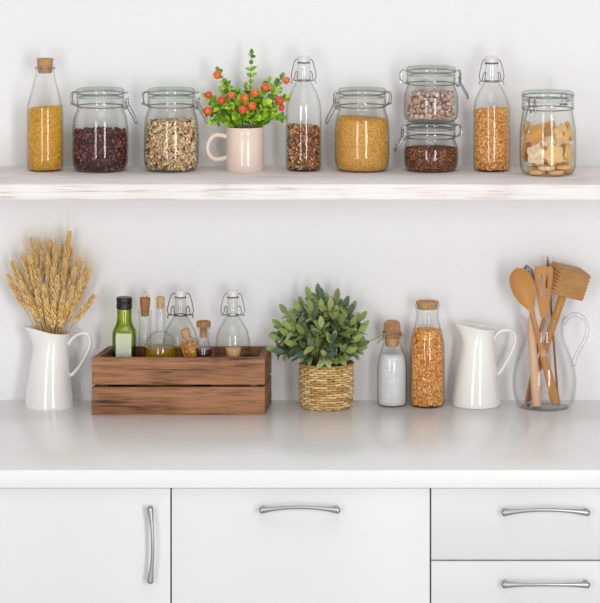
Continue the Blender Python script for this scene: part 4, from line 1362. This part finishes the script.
# meat mallet
A = grounded(528, .042)
HD = .058
B = P(562.5, 296, HD)
ml = thing('meat_mallet', A, 'wooden meat mallet with toothed square head above jug rim', 'mallet')
u = (B - A).normalized()
MB().tube([A.lerp(B + u * .012, k / 10) for k in range(11)], [.0062, .0072, .0072, .0072, .0073, .0075, .0078, .0082, .0084, .0084, .0084], 14).build('handle', M['bamboo'], ml)
ctr = B + u * .033
hx = (Vector((.90, .36, -.26)) - u * Vector((.90, .36, -.26)).dot(u)).normalized()     # striking axis
hy_ = u.cross(hx).normalized()
Mx = Matrix(((hx.x, hy_.x, u.x, ctr.x), (hx.y, hy_.y, u.y, ctr.y), (hx.z, hy_.z, u.z, ctr.z), (0, 0, 0, 1)))
ha, hb, hc = .034, .027, .0285
m = MB().box((-ha, -hb, -hc), (ha, hb, hc), .0022, 2, Mx)
for sg in (-1, 1):
    for i in range(7):
        for j in range(7):
            y0 = -hb * .9 + 1.8 * hb * i / 7; z0 = -hc * .9 + 1.8 * hc * j / 7
            dy, dz = 1.8 * hb / 7, 1.8 * hc / 7
            vs = [Mx @ Vector((sg * (ha - .0002), y0, z0)), Mx @ Vector((sg * (ha - .0002), y0 + dy, z0)), Mx @ Vector((sg * (ha - .0002), y0 + dy, z0 + dz)), Mx @ Vector((sg * (ha - .0002), y0, z0 + dz)), Mx @ Vector((sg * (ha + .0048), y0 + dy / 2, z0 + dz / 2))]
            fs = [(0, 1, 4), (1, 2, 4), (2, 3, 4), (3, 0, 4)]
            if sg < 0: fs = [f[::-1] for f in fs]
            m.add(vs, fs)
tag(m.build('head', M['mallet'], ml, smooth=20), 'square wooden head with rows of pyramid teeth')

# thin stick with a pointed tip
A = grounded(558, .042)
B = P(547.3, 255, .034)
ps = thing('pointed_stick', A, 'thin brown stick with a leaf-shaped tip, tallest in the jug', 'stick')
MB().tube([A.lerp(B, k / 10 * .86) for k in range(11)], [.0024] * 11, 8).build('shaft', M['bamboo_dark'], ps)
q0 = A.lerp(B, .86)
MB().tube([q0.lerp(B, k / 8) for k in range(9)], [.0024, .0034, .0042, .0043, .0040, .0032, .0022, .0012, .0003], 10, flat=((0, 1, 0), .5)).build('tip', M['cork_dark'], ps)

# ------------------------------------------------------------------ light, camera
def softbox(name, az, dist, z, w, h, L):
    ld = bpy.data.lights.new(name, 'AREA')
    ld.shape = 'RECTANGLE'; ld.size, ld.size_y = w, h
    ld.energy = L * PI * w * h
    ld.color = (1, .995, .985)
    o = bpy.data.objects.new(name, ld)
    C.objects.link(o)
    o.location = (dist * math.sin(az), -dist * math.cos(az), z)
    o.rotation_euler = (PI / 2, 0, az)
    return o


softbox('window_light', math.radians(18), 5.2, .55, .75, 2.7, 12.4)
softbox('window_light', math.radians(-19), 5.2, .55, .75, 2.7, 8.2)

ld = bpy.data.lights.new('overhead_fill', 'AREA')  # overhead fill added to brighten the worktop and shelf top, no actual fixture
ld.shape = 'RECTANGLE'; ld.size, ld.size_y = 1.6, 1.4
ld.energy = 17
ld.color = (1, .99, .98)
o = bpy.data.objects.new('overhead_fill', ld)
C.objects.link(o)
o.location = (0, -2.6, 2.6)
o.rotation_euler = (.35, 0, 0)

w = bpy.data.worlds.new('room_light')
w.use_nodes = True
w.node_tree.nodes['Background'].inputs[0].default_value = (.96, .975, 1, 1)
w.node_tree.nodes['Background'].inputs[1].default_value = .47
S = bpy.context.scene
S.world = w
cd = bpy.data.cameras.new('camera')
cam = bpy.data.objects.new('camera', cd)
C.objects.link(cam)
cam.location = (0, -D, CAMZ)
cam.rotation_euler = (PI / 2, 0, 0)
cd.sensor_fit = 'HORIZONTAL'
cd.sensor_width = 36
cd.lens = 36 * (D / S0) / 600
cd.shift_y = -(301.5 - YH) / 600
cd.clip_end = 50
S.camera = cam
S.cycles.transparent_max_bounces = 48
S.cycles.max_bounces = 12
S.cycles.use_denoising = True
S.view_settings.view_transform = 'Standard'
S.view_settings.look = 'None'
S.view_settings.gamma = 1
S.view_settings.use_curve_mapping = False
S.view_settings.exposure = 0
for o in S.objects:
    if '_org' in o: del o['_org']
